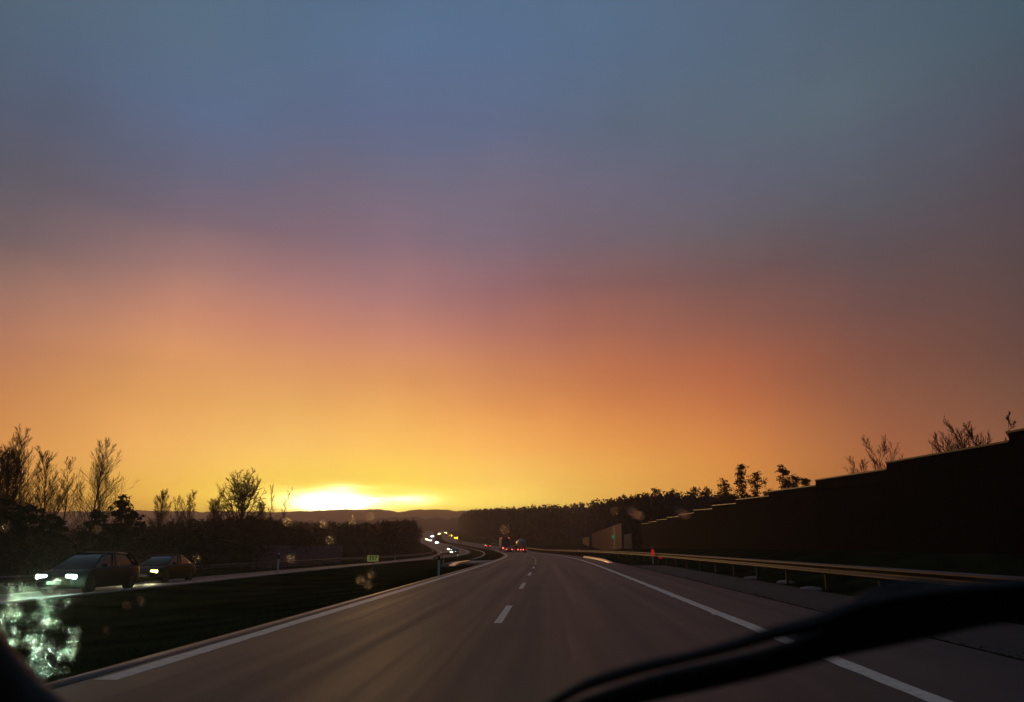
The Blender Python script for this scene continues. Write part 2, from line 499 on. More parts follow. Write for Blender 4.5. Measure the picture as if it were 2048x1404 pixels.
YS = sorted(set([-30, -15, -6, 0] + [round(x, 1) for x in np.arange(3, 60, 3)] + list(range(60, 160, 5)) + list(range(160, 900, 10)) + list(range(900, 1500, 40)) + list(range(1500, 3601, 150))))


def interp_rows(y0, y1):
    return [y0] + [y for y in YS if y0 < y < y1] + [y1]


def build_terrain():
    offs_fixed = [-2500, -1500, -900, -500, -300, -200, -150, -110, -80, -65, -55, -47, -40, -36, -33, -30]
    rt = [-5.0, -4.9, 5.3, 5.55, 6.2, 7, 8, 9, 9.6, 10.5, 11.5, 12.5, 13.5, 14.5, 15.5, 17, 20, 26, 34, 45, 60, 90, 150, 250, 400, 700, 1200, 2500]
    V = []; cols = None
    for Y in YS:
        n = NEAR(Y)
        row = offs_fixed + [n - WID - 2.5, n - WID - 0.6, n - WID, n - 6, n - 3, n, n + .02] + list(np.linspace(n + .8, -5.8, 8)) + rt
        row = sorted(row)
        cols = len(row)
        for o in row:
            V.append((S(Y) + o, Y, ground(o, Y)))
    Q = []
    for i in range(len(YS) - 1):
        for j in range(cols - 1):
            a = i * cols + j
            Q.append((a, a + 1, a + cols + 1, a + cols))
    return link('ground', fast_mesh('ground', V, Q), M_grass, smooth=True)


tag(build_terrain(), kind='structure')


def ribbon(name, o0, o1, y0, y1, dz, material, step=None, nx=1, uvo=0.0, thick=0.0, parent=None):
    """strip of pavement or paint following the road between offsets o0..o1"""
    rows = interp_rows(y0, y1) if step is None else list(np.arange(y0, y1 + 1e-6, step))
    f0 = o0 if callable(o0) else (lambda Y: o0); f1 = o1 if callable(o1) else (lambda Y: o1)
    V = []; UV = []
    for Y in rows:
        for j in range(nx + 1):
            o = f0(Y) + (f1(Y) - f0(Y)) * j / nx
            V.append((S(Y) + o, Y, R(o, Y) + dz)); UV.append((o - f0(Y) * (1 if callable(o0) else 0), Y))
    Q = []
    w = nx + 1
    for i in range(len(rows) - 1):
        for j in range(nx):
            a = i * w + j; Q.append((a, a + 1, a + w + 1, a + w))
    if thick:
        nV = len(V)
        for (x, y, z) in V[:nV]: V.append((x, y, z - thick)); UV.append((0, 0))
        for i in range(len(rows) - 1):
            a, b = i * w, (i + 1) * w
            Q.append((a, b, b + nV, a + nV)); a += nx; b += nx; Q.append((b, a, a + nV, b + nV))
        for (a, b) in [(0, nx), ((len(rows) - 1) * w + nx, (len(rows) - 1) * w)]:
            Q.append((b, a, a + nV, b + nV))
    me = fast_mesh(name, V, Q)
    uvl = me.uv_layers.new(name='UVMap')
    li = np.zeros(len(me.loops), np.int32); me.loops.foreach_get('vertex_index', li)
    uvl.data.foreach_set('uv', np.array(UV, np.float32)[li].ravel())
    return link(name, me, material, parent)


tag(ribbon('road', -4.9, 5.5, -12, 1000, 0.0, M_road, nx=10, thick=0.03), kind='structure')
tag(ribbon('road', lambda Y: NEAR(Y) - WID, NEAR, 2, 1000, 0.0, M_road2, nx=8, thick=0.03), kind='structure')
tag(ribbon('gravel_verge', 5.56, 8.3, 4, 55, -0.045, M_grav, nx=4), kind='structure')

# painted lines
def painted(name, o0, o1, y0, y1, worn=False):
    step = 0.5
    rows = np.arange(y0, y1, step)
    V = []; Q = []
    for Y in rows:
        j0 = rnd.uniform(-.012, .012) + (rnd.uniform(-.03, .03) if worn is True and Y < 9 else 0); j1 = rnd.uniform(-.012, .012)
        for o in (o0 + j0, o1 + j1):
            V.append((S(Y) + o, Y, R(o, Y) + 0.004))
    for i in range(len(rows) - 1):
        Q.append((2 * i, 2 * i + 1, 2 * i + 3, 2 * i + 2))
    # small spurs of thermoplastic beside the line
    if worn != 'plain':
        for Y in np.arange(max(y0, 5.2), min(y1, 60), 5.1):
            b = len(V); xo = o1 if o0 < 0 else o0
            sg = 1 if o0 < 0 else -1
            for (o, yy) in [(xo - .01 * sg, Y), (xo + .05 * sg, Y + .05), (xo + .05 * sg, Y + .3), (xo - .01 * sg, Y + .36)]:
                V.append((S(yy) + o, yy, R(o, yy) + 0.0045))
            Q.append((b, b + 1, b + 2, b + 3) if sg > 0 else (b + 3, b + 2, b + 1, b))
    o = link(name, fast_mesh(name, V, Q), M_paint)
    return tag(o, kind='structure')


painted('road_edge_line', -4.58, -4.34, 7.8, 420, worn='plain')
painted('road_edge_line', 3.22, 3.46, 3, 420, worn=True)
ldash = []
V = []; Q = []
y = 13.6
while y < 330:
    L = 3.9
    for (a, b) in [(y + t * L / 4, y + (t + 1) * L / 4) for t in range(4)]:
        k = len(V)
        for Y in (a, b):
            for o in (-0.98, -0.84): V.append((S(Y) + o, Y, R(o, Y) + 0.004))
        Q.append((k, k + 1, k + 3, k + 2))
    y += 10.6
tag(link('lane_dashes', fast_mesh('lane_dashes', V, Q), M_paint), kind='structure')
# opposite carriageway lines
for nm, f0, f1 in (('road_edge_line', lambda Y: NEAR(Y) - .62, lambda Y: NEAR(Y) - .42), ('road_edge_line', lambda Y: NEAR(Y) - WID + 1.2, lambda Y: NEAR(Y) - WID + 1.4)):
    tag(ribbon(nm, f0, f1, 10, 600, 0.0035, M_paint), kind='structure')
# gutters of wet concrete at the pavement edges
tag(ribbon('drain_channel', -4.88, -4.66, 6, 140, 0.012, M_gut, thick=0.03), kind='structure')
tag(ribbon('drain_channel', lambda Y: -8.9 + (Y > 200) * 0, lambda Y: -8.45, 96, 380, -0.12, M_conc, thick=0.1), kind='structure')
tag(ribbon('drain_channel', lambda Y: NEAR(Y) + .03, lambda Y: NEAR(Y) + .35, 14, 400, 0.012, M_conc, thick=0.05), kind='structure')
tag(ribbon('path', -8.4, -4.95, 60.5, 73, -0.008, M_conc, nx=2, thick=0.3), kind='structure')     # paved crossing point in the median

# right-hand shallow gutter kerb that catches the light
def kerb_strip(name, o, y0, y1, w, h, m, label, cat, nose=5.0, z0=0.0):
    mb = MB(); rings = []
    ys = list(np.linspace(y0, y0 + nose, 4)) + list(np.linspace(y0 + nose, y1, 12))[1:]
    for Y in ys:
        k = min(1, (Y - y0) / nose + 0.05)
        x = S(Y) + o; z = R(o, Y) + z0
        rings.append([(x - w / 2, Y, z), (x + w / 2, Y, z), (x + w / 2 * .9, Y, z + h * k), (x - w / 2 * .9, Y, z + h * k)])
    mb.loft(rings)
    return tag(mb.build(name, m), label, cat)


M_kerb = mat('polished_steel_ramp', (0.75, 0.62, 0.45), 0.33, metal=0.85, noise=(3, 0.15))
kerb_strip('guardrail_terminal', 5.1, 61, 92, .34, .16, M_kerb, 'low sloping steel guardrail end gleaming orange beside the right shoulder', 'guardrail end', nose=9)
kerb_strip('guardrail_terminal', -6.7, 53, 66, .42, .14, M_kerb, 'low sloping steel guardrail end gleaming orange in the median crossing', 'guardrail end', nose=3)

# ------------------------------------------------------------------ guardrails
WPROF = [(0.0, .75), (.045, .735), (.08, .70), (.08, .665), (.02, .62), (.0, .585), (.02, .55), (.08, .505), (.08, .47), (.045, .435), (0, .42)]


def guardrail(label, offf, y0, y1, face, pstep=4.0, end=True, mtl=None, group=None):
    """face -1: corrugation towards -x"""
    base = empty('guardrail', (S(y0) + offf(y0), y0, gz(S(y0) + offf(y0), y0)))
    tag(base, label, 'guardrail', group)
    bx, by, bz = base.location
    Ysr = interp_rows(y0, y1)
    V = []; Q = []; n = len(WPROF)
    for Y in Ysr:
        o = offf(Y); x = S(Y) + o; zb = R(o, Y)
        drop = 0
        if end and Y - y0 < 8: drop = -(1 - (Y - y0) / 8) * 0.55
        for (d, z) in WPROF: V.append((x + face * d - bx, Y - by, zb + z + drop - bz))
        for (d, z) in WPROF: V.append((x + face * (d - .004) - bx, Y - by, zb + z + drop - bz))
    for i in range(len(Ysr) - 1):
        for j in range(n - 1):
            a = i * 2 * n + j
            Q.append((a, a + 1, a + 1 + 2 * n, a + 2 * n))
            a += n
            Q.append((a + 1, a, a + 2 * n, a + 1 + 2 * n))
    link('beam', fast_mesh('beam', V, Q), mtl or M_zinc, base, smooth=True)
    pm = MB().box(-.05, .05, -.03, .03, 0, .72).mesh('post'); pm.materials.append(M_zinc2)
    Y = y0 + (6 if end else 1)
    k = 0
    while Y < y1 and k < 98:
        o = offf(Y); x = S(Y) + o - face * .07
        p = bpy.data.objects.new('post', pm); COL.objects.link(p); p.parent = base
        p.location = (x - bx, Y - by, R(o, Y) - .06 - bz)
        Y += pstep; k += 1
    return base


guardrail('long steel guardrail along the right shoulder below the dark wall', lambda Y: 8.7 - 2.2 * sst(110, 230, Y), 4, 330, -1, 4, end=False)
guardrail('steel guardrail on the far side of the opposite carriageway', lambda Y: NEAR(Y) - WID - 1.4, 22, 330, 1, 4, end=False, mtl=M_zinc2)
guardrail('short guardrail in the median beside the paved crossing, rising from the ground', lambda Y: NEAR(Y) + 1.3, 96, 128, 1, 4, end=True, mtl=M_zinc2)

# ------------------------------------------------------------------ dark stepped wall on the right
wall = empty('noise_wall', (17, 18, 1.0))
tag(wall, 'long dark noise wall stepping up towards the camera on the right bank', 'wall')
for k in range(14):
    ya = -2 + k * 10 - 0.0; yb = ya + 9.94
    ya += 0; off = 0
    # bay ends fall on 28.1, 38.2, 48.7 ...
    ya = 28.1 + (k - 3) * 10.25; yb = ya + 10.25
    z1 = 5.0; z2 = 5.33
    if k > 8: z1 -= .0; z2 -= .1
    g0 = 0.6
    mb = MB()
    x0 = 17.0; x1 = 17.22
    yb2 = yb - 0.012
    mb.add([(x0, ya, g0), (x1, ya, g0), (x1, yb2, g0), (x0, yb2, g0), (x0, ya, z1), (x1, ya, z1), (x1, yb2, z2), (x0, yb2, z2)],
           [(0, 3, 2, 1), (4, 5, 6, 7), (0, 1, 5, 4), (1, 2, 6, 5), (2, 3, 7, 6), (3, 0, 4, 7)])
    # board joints
    for q in range(1, 5):
        zz = g0 + q * .95
        mb.add([(x0 - .03, ya, zz), (x0, ya, zz), (x0, yb2, zz + .33), (x0 - .03, yb2, zz + .33), (x0 - .03, ya, zz + .05), (x0 - .001, ya, zz + .05), (x0 - .001, yb2, zz + .38), (x0 - .03, yb2, zz + .38)],
               [(4, 5, 6, 7), (0, 1, 5, 4), (2, 3, 7, 6), (3, 0, 4, 7), (0, 3, 2, 1)])
    mb.v = [(a - 17, b - 18, c - 1.0) for a, b, c in mb.v]
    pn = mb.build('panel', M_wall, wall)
    cp = MB(); c0, c1 = x0 - .05, x1 + .05
    cp.add([(c0, ya, z1 + .003), (c1, ya, z1 + .003), (c1, yb2, z2 + .003), (c0, yb2, z2 + .003), (c0, ya, z1 + .07), (c1, ya, z1 + .07), (c1, yb2, z2 + .07), (c0, yb2, z2 + .07)],
           [(0, 3, 2, 1), (4, 5, 6, 7), (0, 1, 5, 4), (1, 2, 6, 5), (2, 3, 7, 6), (3, 0, 4, 7)])
    cp.v = [(a - 17, b - 18, c - 1.0) for a, b, c in cp.v]
    cp.build('cap', M_cap, pn)
    ps = MB().box(.24, .42, ya - .1 - 18, ya + .1 - 18, g0 - 1, z1 - 1.0 - .02)
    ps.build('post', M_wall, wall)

# ------------------------------------------------------------------ lighter corrugated noise barrier beyond it
def barrier(label, X, ya, yb, ztop, face, m, seg=4.0, door=None, lower=None, zbase=None):
    base = empty('noise_barrier', (X(ya), ya, gz(X(ya), ya)))
    tag(base, label, 'noise barrier'); bx, by, bz = base.location
    Y = ya; i = 0
    while Y < yb - .1:
        Y2 = min(Y + seg, yb)
        zt = ztop(Y); z0 = gz(X(Y), Y) - .1
        if door and door[0] <= Y < door[1]:
            d = MB().box(-.05, .05, Y + .1 - by, Y2 - .1 - by, z0 - bz, z0 + 2.7 - bz)
            dd = d.build('door', M_black, base); dd.location.x = X(Y) - bx
            MB().box(-.14, -.052, Y + .5 - by, Y + .62 - by, z0 + 1.1 - bz, z0 + 1.25 - bz).build('handle', M_zinc, dd)
            u = MB().box(-.05, .05, Y + .1 - by, Y2 - .1 - by, z0 + 2.72 - bz, zt - bz).build('panel', m, base); u.location.x = X(Y) - bx
            # green escape-door sign with a pale running figure and arrow
            sg = MB().box(-.3, -.25, Y - .9 - by, Y2 + .9 - by, z0 + 3.0 - bz, z0 + 3.75 - bz).build('sign', M_greens, base); sg.location.x = X(Y) - bx
            fg = MB().box(-.32, -.302, Y + .1 - by, Y + .5 - by, z0 + 3.15 - bz, z0 + 3.5 - bz)
            fg.box(-.32, -.302, Y + .8 - by, Y + 1.4 - by, z0 + 3.3 - bz, z0 + 3.42 - bz)
            f2 = fg.build('symbol', M_white, sg)
        else:
            mb = MB(); nr = int(seg / .4)
            for r in range(nr):   # corrugation
                a = Y + .12 + (Y2 - Y - .24) * r / nr; b = Y + .12 + (Y2 - Y - .24) * (r + 1) / nr; c = (b - a)
                mb.add([(x, yy, z) for z in (z0, zt) for (x, yy) in [(0, a), (-face * .06, a + c * .2), (-face * .06, a + c * .5), (0, a + c * .7), (0, b), (face * .06, b), (face * .06, a)]],
                       [(q, (q + 1) % 7, 7 + (q + 1) % 7, 7 + q) for q in range(7)] + [tuple(range(6, -1, -1)), tuple(range(7, 14))])
            mb.v = [(x + X(Y) - bx, yy - by, z - bz) for x, yy, z in mb.v]
            mb.build('panel', m, base)
        MB().box(X(Y) - bx - .1, X(Y) - bx + .1, Y - .1 - by, Y + .1 - by, z0 - bz, zt + .1 - bz).build('post', M_zinc2, base)
        Y = Y2; i += 1
    return base


barrier('brown corrugated noise barrier with a dark escape door, tall section', lambda Y: 15.4 - sst(170, 330, Y) * 0.0, 162, 274, lambda Y: 6.0 - (Y - 162) * .0036 - (0.0 if Y < 240 else 0.0), 1, M_panel, 4.0, door=(176, 179.9))
barrier('three pale panels ending the far noise barrier, slightly lower', lambda Y: 14.6, 278, 330, lambda Y: 4.6, 1, mat('barrier_panel_pale', (0.75, 0.36, 0.14), 0.5, noise=(2.5, .2)), 13)
barrier('low dim section of noise barrier before the brown tall one', lambda Y: 15.7, 146, 161, lambda Y: 3.6, 1, M_panelb, 3.0)
barrier('grey ribbed noise barrier beyond the opposite carriageway', lambda Y: -33.0 + (Y - 80) * -.02, 84, 124, lambda Y: 1.35, 1, M_panelb, 2.0)

# ------------------------------------------------------------------ delineator posts, signs
def delineator(px, Y, o=None, label='', ref=None, h=0.95, X=None, gnd=None, cat='road post'):
    x = atY(px, 1120, Y)[0] if X is None else X
    z = gz(x, Y) if gnd is None else gnd
    b = empty('delineator_post', (x, Y, z)); tag(b, label, cat)
    mb = MB(); rings = []
    for zz, s in ((-.05, 1), (h * .96, 1), (h, .6)):
        rings.append([(-.045 * s, -.03 * s, zz), (-.02, -.05 * s, zz), (.02, -.05 * s, zz), (.045 * s, -.03 * s, zz), (.045 * s, .03 * s, zz), (-.045 * s, .03 * s, zz)])
    mb.loft(rings).build('post', M_white, b)
    MB().box(-.049, .049, -.056, .036, h * .70, h * .90).build('band', M_black, b)
    MB().box(-.028, .028, -.062, -.057, h * .73, h * .87).build('reflector', ref or M_zinc, b)
    return b


delineator(878, 35.5, label='white road post at the left edge of the near median', h=1.0)
delineator(557, 46, label='thin pale post on the median edge below the grey ribbed barrier', h=1.25)
delineator(887, 75, label='small road post in the median just right of the nearer white post', h=.6)
delineator(790, 128, label='small pale post beyond the opposite carriageway, right of the yellow kilometre sign', h=1.1)
delineator(1138, 190, label='tiny white post behind the right guardrail left of the corrugated barrier', h=1.0, X=7.3, gnd=E(190) + .1)
rp = delineator(1306, 62, label='post with a glowing red reflector behind the right guardrail', ref=M_redr, h=1.35, cat='reflector post')
MB().box(-.11, .11, -.08, -.064, .62, 1.08).build('reflector', M_redr, rp)
MB().box(-.08, .08, -.07, .05, 1.18, 1.34).build('cap', mat('dark_green_cap', (.01, .08, .05), .5), rp)
x8 = 8.52; v = ray(1321, 1115.5); t = x8 / v[0]; yy = v[1] * t
rr = empty('rail_reflector', (x8, yy, CH + v[2] * t)); tag(rr, 'small red reflector fixed low on the right guardrail', 'reflector')
MB().box(-.12, .12, -.02, .0, -.05, .05).build('lens', M_redr, rr); MB().box(-.13, .13, .001, .02, -.07, .07).build('bracket', M_zinc2, rr)

# kilometre sign
sy = 58.0
p0 = atY(734.5, 1110.5, sy); p1 = atY(757, 1123, sy)
sx = (p0[0] + p1[0]) / 2; w = (p1[0] - p0[0]); hh = p0[2] - p1[2]
sb = empty('kilometre_sign', (sx, sy, gz(sx, sy))); tag(sb, 'small yellow-green kilometre sign reading 357 on a thin post in the median', 'road sign')
zc = (p0[2] + p1[2]) / 2 - sb.location.z
mb = MB(); rings = []
for yy, s in ((-.015, 1), (.015, 1)):
    ring = []
    for cx, cz, a0 in ((w / 2 - .08, hh / 2 - .08, 0), (-w / 2 + .08, hh / 2 - .08, 90), (-w / 2 + .08, -hh / 2 + .08, 180), (w / 2 - .08, -hh / 2 + .08, 270)):
        for a in (0, 30, 60, 90):
            ring.append((cx + .08 * math.cos(math.radians(a0 + a)), yy, zc + cz + .08 * math.sin(math.radians(a0 + a))))
    rings.append(ring)
mb.loft(rings).build('plate', M_signy, sb)
tcu = bpy.data.curves.new('digits', 'FONT'); tcu.body = '357'; tcu.size = hh * 0.98; tcu.align_x = 'CENTER'; tcu.align_y = 'CENTER'; tcu.extrude = .004; tcu.offset = 0.012
to = bpy.data.objects.new('digits', tcu); COL.objects.link(to)
bpy.context.view_layer.update()
tm = bpy.data.meshes.new_from_object(to.evaluated_get(bpy.context.evaluated_depsgraph_get()))
bpy.data.objects.remove(to)
tob = link('digits', tm, None, sb); tm.materials.clear(); tm.materials.append(M_signt)
tob.rotation_euler = (math.pi / 2, 0, 0); tob.location = (0, -.022, zc)
MB().tube([(0.02, .04, -.1), (0.0, .04, zc + hh * .4)], .035, 8).build('post', M_zinc2, sb)

# ------------------------------------------------------------------ vehicles
def rrect(hw, z0, z1, y, n=5, r=.12, tum=0.0):
    """rounded-rectangle ring in the xz plane; tum: inward lean of the top"""
    pts = []
    for cx, cz, a0 in ((hw - r, z1 - r, 0), (-hw + r, z1 - r, 90), (-hw + r, z0 + r, 180), (hw - r, z0 + r, 270)):
        for k in range(n):
            a = math.radians(a0 + 90 * k / (n - 1))
            x = cx + r * math.cos(a); z = cz + r * math.sin(a)
            x *= 1 - tum * (z - z0) / max(z1 - z0, .01)
            pts.append((x, y, z))
    return pts


def make_car(label, paint, lamp, tail=None, kind='hatch', group=None, oncoming=True):
    root = empty('car'); tag(root, label, 'car', group)
    L = 4.4
    # lower body, rear y=-2.2, front y=+2.2
    st = [(-2.2, .70, .38, .74, .10), (-2.14, .80, .28, .90, .14), (-1.9, .87, .22, .97, .14), (-1.2, .90, .20, .97, .12), (0, .90, .20, .95, .12), (.95, .90, .20, .94, .12),
          (1.35, .89, .20, .88, .14), (1.8, .86, .20, .80, .16), (2.08, .78, .24, .70, .16), (2.2, .66, .30, .58, .12)]
    mb = MB(); mb.loft([rrect(hw, z0, z1, y, r=r, tum=.05) for y, hw, z0, z1, r in st])
    body = mb.build('body', paint, root, smooth=True)
    # glasshouse
    if kind == 'hatch': cab = [(-2.08, .72, .95, .03), (-1.75, .68, 1.28, .1), (-1.45, .66, 1.40, .12), (-.5, .66, 1.46, .12), (.25, .66, 1.42, .12), (.6, .68, 1.28, .1), (1.25, .74, .93, .03)]
    else: cab = [(-1.8, .72, .96, .03), (-1.25, .68, 1.25, .1), (-.95, .66, 1.37, .12), (-.3, .66, 1.42, .12), (.25, .66, 1.40, .12), (.6, .68, 1.26, .1), (1.25, .74, .93, .03)]
    g = MB(); g.loft([rrect(hw + .1, .86, max(z, .93), y, r=.05 if z < 1 else .10, tum=.22) for y, hw, z, r in cab]); g.build('windows', M_glass, root, smooth=True)
    rf = MB(); rr_ = [c for c in cab if c[2] > 1.34]
    rf.loft([rrect(hw - .02, z - .04, z + .025, y, r=.03, tum=.1) for y, hw, z, r in rr_]); rf.build('roof', paint, root, smooth=True)
    for sx_ in (-1, 1):
        p = MB(); p.tube([(sx_ * .80, 1.18, .94), (sx_ * .665, .55, 1.33), (sx_ * .63, .2, 1.43)], .035, 6); p.build('pillar', paint, root)
        p = MB(); p.tube([(sx_ * .83, -.25, .94), (sx_ * .645, -.3, 1.43)], .035, 6); p.build('pillar', M_black, root)
        p = MB(); p.tube([(sx_ * .80, -1.9, .95), (sx_ * .67, -1.55, 1.33), (sx_ * .62, -1.35, 1.40)], .06, 6); p.build('pillar', paint, root)
        m_ = MB(); m_.loft([rrect(.09, -.06, .07, 0, r=.04), rrect(.1, -.07, .08, .06, r=.04), rrect(.05, -.04, .05, .14, r=.03)])
        mo = m_.build('mirror', paint, root, smooth=True); mo.location = (sx_ * .98, .78, 1.0)
        for yy in (-1.32, 1.36):
            w_ = MB(); w_.tube([(sx_ * .70, yy, .32), (sx_ * .72, yy, .32), (sx_ * .88, yy, .32), (sx_ * .905, yy, .32)], [.28, .325, .325, .29], 20)
            wo_ = w_.build('wheel', M_tyre, root)
            r_ = MB(); r_.tube([(sx_ * .906, yy, .32), (sx_ * .915, yy, .32)], [.20, .17], 14); r_.build('rim', M_rim, wo_)
        # headlights: lens housing + glowing lens
        h = MB(); h.loft([rrect(.20, -.07, .075, 0, r=.05), rrect(.17, -.05, .055, .05, r=.05)])
        ho = h.build('headlight', lamp if oncoming else M_glass, root, smooth=True); ho.location = (sx_ * .56, 2.12, .63)
        t_ = MB(); t_.loft([rrect(.15, -.08, .09, 0, r=.05), rrect(.13, -.06, .07, -.05, r=.05)])
        to_ = t_.build('tail_light', tail or M_tailoff, root, smooth=True); to_.location = (sx_ * .62, -2.14, .76)
    MB().loft([rrect(.42, .34, .50, 2.15, r=.05), rrect(.40, .35, .49, 2.225, r=.05)]).build('grille', M_black, root)
    MB().box(-.26, .26, 2.228, 2.235, .37, .48).build('number_plate', M_white, root)
    MB().box(-.26, .26, -2.215, -2.205, .55, .66).build('number_plate', M_white, root)
    return root


def place(o, X, Y, oncoming, dz=0.0, z=None):
    ds = (S(Y + 2) - S(Y - 2)) / 4; th = math.atan(ds)
    o.location = (X, Y, (R(X - S(Y), Y) if z is None else z) + dz)
    o.rotation_euler = (math.atan((E(Y + 2) - E(Y - 2)) / 4) * (-1 if oncoming else 1), 0, -th + (math.pi if oncoming else 0))


car_a = make_car('dark blue car with bright white headlights, nearest on the opposite carriageway', M_body[0], M_hl_cool, kind='hatch')
place(car_a, -17.85, 29.3, True)
car_b = make_car('smaller dark car with yellowish headlights following the dark blue car', M_body[4], M_hl_warm, kind='saloon')
place(car_b, -21.2, 41.5, True)
for c in car_b.children:
    if c.name.startswith('headlight'): c.scale = (1.0, 1, 1.0)
GRP = 'distant oncoming cars with headlights on'


def far_car(src, label, px, Y, oo, scale=1.0, lamp=None, oncoming=True, py=None):
    c = copy_tree(src); c['label'] = label
    X = atY(px, 1100, Y)[0] if px is not None else S(Y) + oo
    if lamp:
        for ch in c.children:
            if ch.name.startswith('headlight' if oncoming else 'tail_light'):
                ch.data = ch.data.copy(); ch.data.materials.clear(); ch.data.materials.append(lamp)
    place(c, X, Y, oncoming)
    return c


c1 = far_car(car_b, 'nearest far oncoming car with two round white headlights at the bend', 909, 180, 0, lamp=M_hl_near)
c2 = far_car(car_a, 'oncoming car with paired yellowish headlights just behind the one in the bend', 899.5, 255, 0, lamp=M_hl_near)
c3 = far_car(car_a, 'oncoming car with cool headlights where the carriageway narrows', 873, 372, 0, lamp=M_hl_far)
c4 = far_car(car_b, 'oncoming car with blue-white headlights at the leftmost point of the bend', 859, 445, 0, lamp=M_hl_far)
c5 = far_car(car_a, 'oncoming car with a warm headlight just behind the leftmost blue-white pair', 853.5, 470, 0, lamp=M_hl_farw)
c6 = far_car(car_b, 'lone oncoming car with greenish white headlights on the far hill', 864, 555, 0, lamp=M_hl_far)
c7 = far_car(car_a, 'oncoming car with pale yellow headlights near the top of the far rise', 877.5, 640, 0, lamp=M_hl_farw)
c8 = far_car(car_b, 'farthest oncoming car with one pale yellow light on the rise', 890.5, 700, 0, lamp=M_hl_farw)
for c in (c1, c2, c3, c4, c5, c6, c7, c8): c['group'] = GRP
c9 = far_car(car_a, 'far car showing a small orange light on our carriageway', 901, 560, 0, lamp=M_amber, oncoming=False)
c10 = far_car(car_b, 'far vehicle with bright yellow lights beside the dark wood', 911, 500, 0, lamp=M_amber, oncoming=False)
t1 = far_car(car_b, 'car with two red tail lights between the box lorry and the tanker', 1018, 186, 0, lamp=M_tail, oncoming=False)
t2 = far_car(car_a, 'car with a bright red pair of tail lights left of the box lorry', 975, 272, 0, lamp=M_tail, oncoming=False)
t3 = far_car(car_b, 'far car showing a dim red smear of tail lights on our carriageway', 919, 400, 0, lamp=M_taild, oncoming=False)


def wheels(root, ys, hw, r=.48):
    for yy in ys:
        for s_ in (-1, 1):
            w_ = MB(); w_.tube([(s_ * (hw - .3), yy, r), (s_ * (hw - .27), yy, r), (s_ * (hw - .03), yy, r), (s_ * hw, yy, r)], [r * .85, r, r, r * .9], 18)
            o = w_.build('wheel', M_tyre, root)
            MB().tube([(s_ * (hw + .001), yy, r), (s_ * (hw + .01), yy, r)], [r * .6, r * .5], 12).build('rim', M_rim, o)


def lorry_cab(root, y0, paint):
    mb = MB(); mb.loft([rrect(1.2, .6, 2.9, y0, r=.15), rrect(1.22, .5, 3.0, y0 + .3, r=.2), rrect(1.22, .45, 2.9, y0 + 1.6, r=.2, tum=.03), rrect(1.15, .45, 1.9, y0 + 2.1, r=.2), rrect(1.1, .5, 1.3, y0 + 2.25, r=.2)])
    mb.build('cab', paint, root, smooth=True)
    MB().box(-1.0, 1.0, y0 + 1.9, y0 + 2.12, 1.75, 2.5).build('windscreen', M_glass, root)
    for s_ in (-1, 1):
        MB().box(s_ * 1.32 - .1, s_ * 1.32 + .1, y0 + 1.7, y0 + 1.8, 1.7, 2.3).build('mirror', M_black, root)
        MB().box(s_ * .8 - .2, s_ * .8 + .2, y0 + 2.2, y0 + 2.3, .6, .85).build('headlight', M_glass, root)


def red_disc(root, x, y, z, m, r=.11, name='tail_light'):
    return MB().tube([(x, y + .05, z), (x, y, z), (x, y - .03, z)], [r, r, r * .7], 12).build(name, m, root)


tk = empty('tanker_lorry'); tag(tk, 'tanker lorry with a round grey-blue tank end and a row of red lights', 'lorry')
rings = []
for yy, s_ in ((0, .3), (.04, .7), (.14, .92), (.3, 1.0), (9.2, 1.0), (9.4, .9), (9.5, .5)):
    rings.append([(1.2 * s_ * math.cos(a), yy, 2.15 + 1.12 * s_ * math.sin(a)) for a in np.linspace(0, 2 * math.pi, 32, endpoint=False)])
MB().loft(rings).build('tank', M_tank, tk, smooth=True)
for yy in (.6, 3.2, 6.0, 8.8):
    MB().loft([[(1.215 * math.cos(a), y_, 2.15 + 1.135 * math.sin(a)) for a in np.linspace(0, 2 * math.pi, 32, endpoint=False)] for y_ in (yy, yy + .12)]).build('band', M_zinc2, tk)
MB().box(-.25, .25, 1, 8.6, 3.27, 3.4).build('walkway', M_zinc2, tk)
MB().tube([(.35, -.05, .9), (.35, -.05, 3.2)], .03, 6).build('ladder', M_zinc, tk)
MB().box(-1.25, 1.25, 0.05, .2, .55, .78).build('bumper', M_black, tk)
MB().box(-.5, .5, .25, 11.5, .75, 1.0).build('chassis', M_black, tk)
for s_ in (-1, 1): MB().box(s_ * 1.05 - .2, s_ * 1.05 + .2, .4, 3.9, 1.02, 1.12).build('mudguard', M_black, tk)
wheels(tk, (.9, 2.1, 3.3, 9.8, 12.4), 1.24)
lorry_cab(tk, 10.6, M_body[0])
for x_, m_ in ((-1.05, M_tail), (-.35, M_tail), (.3, M_tail), (1.1, M_taild)): red_disc(tk, x_, .02, .68, m_, .10)
place(tk, atY(1045, 1100, 200)[0], 197, False)

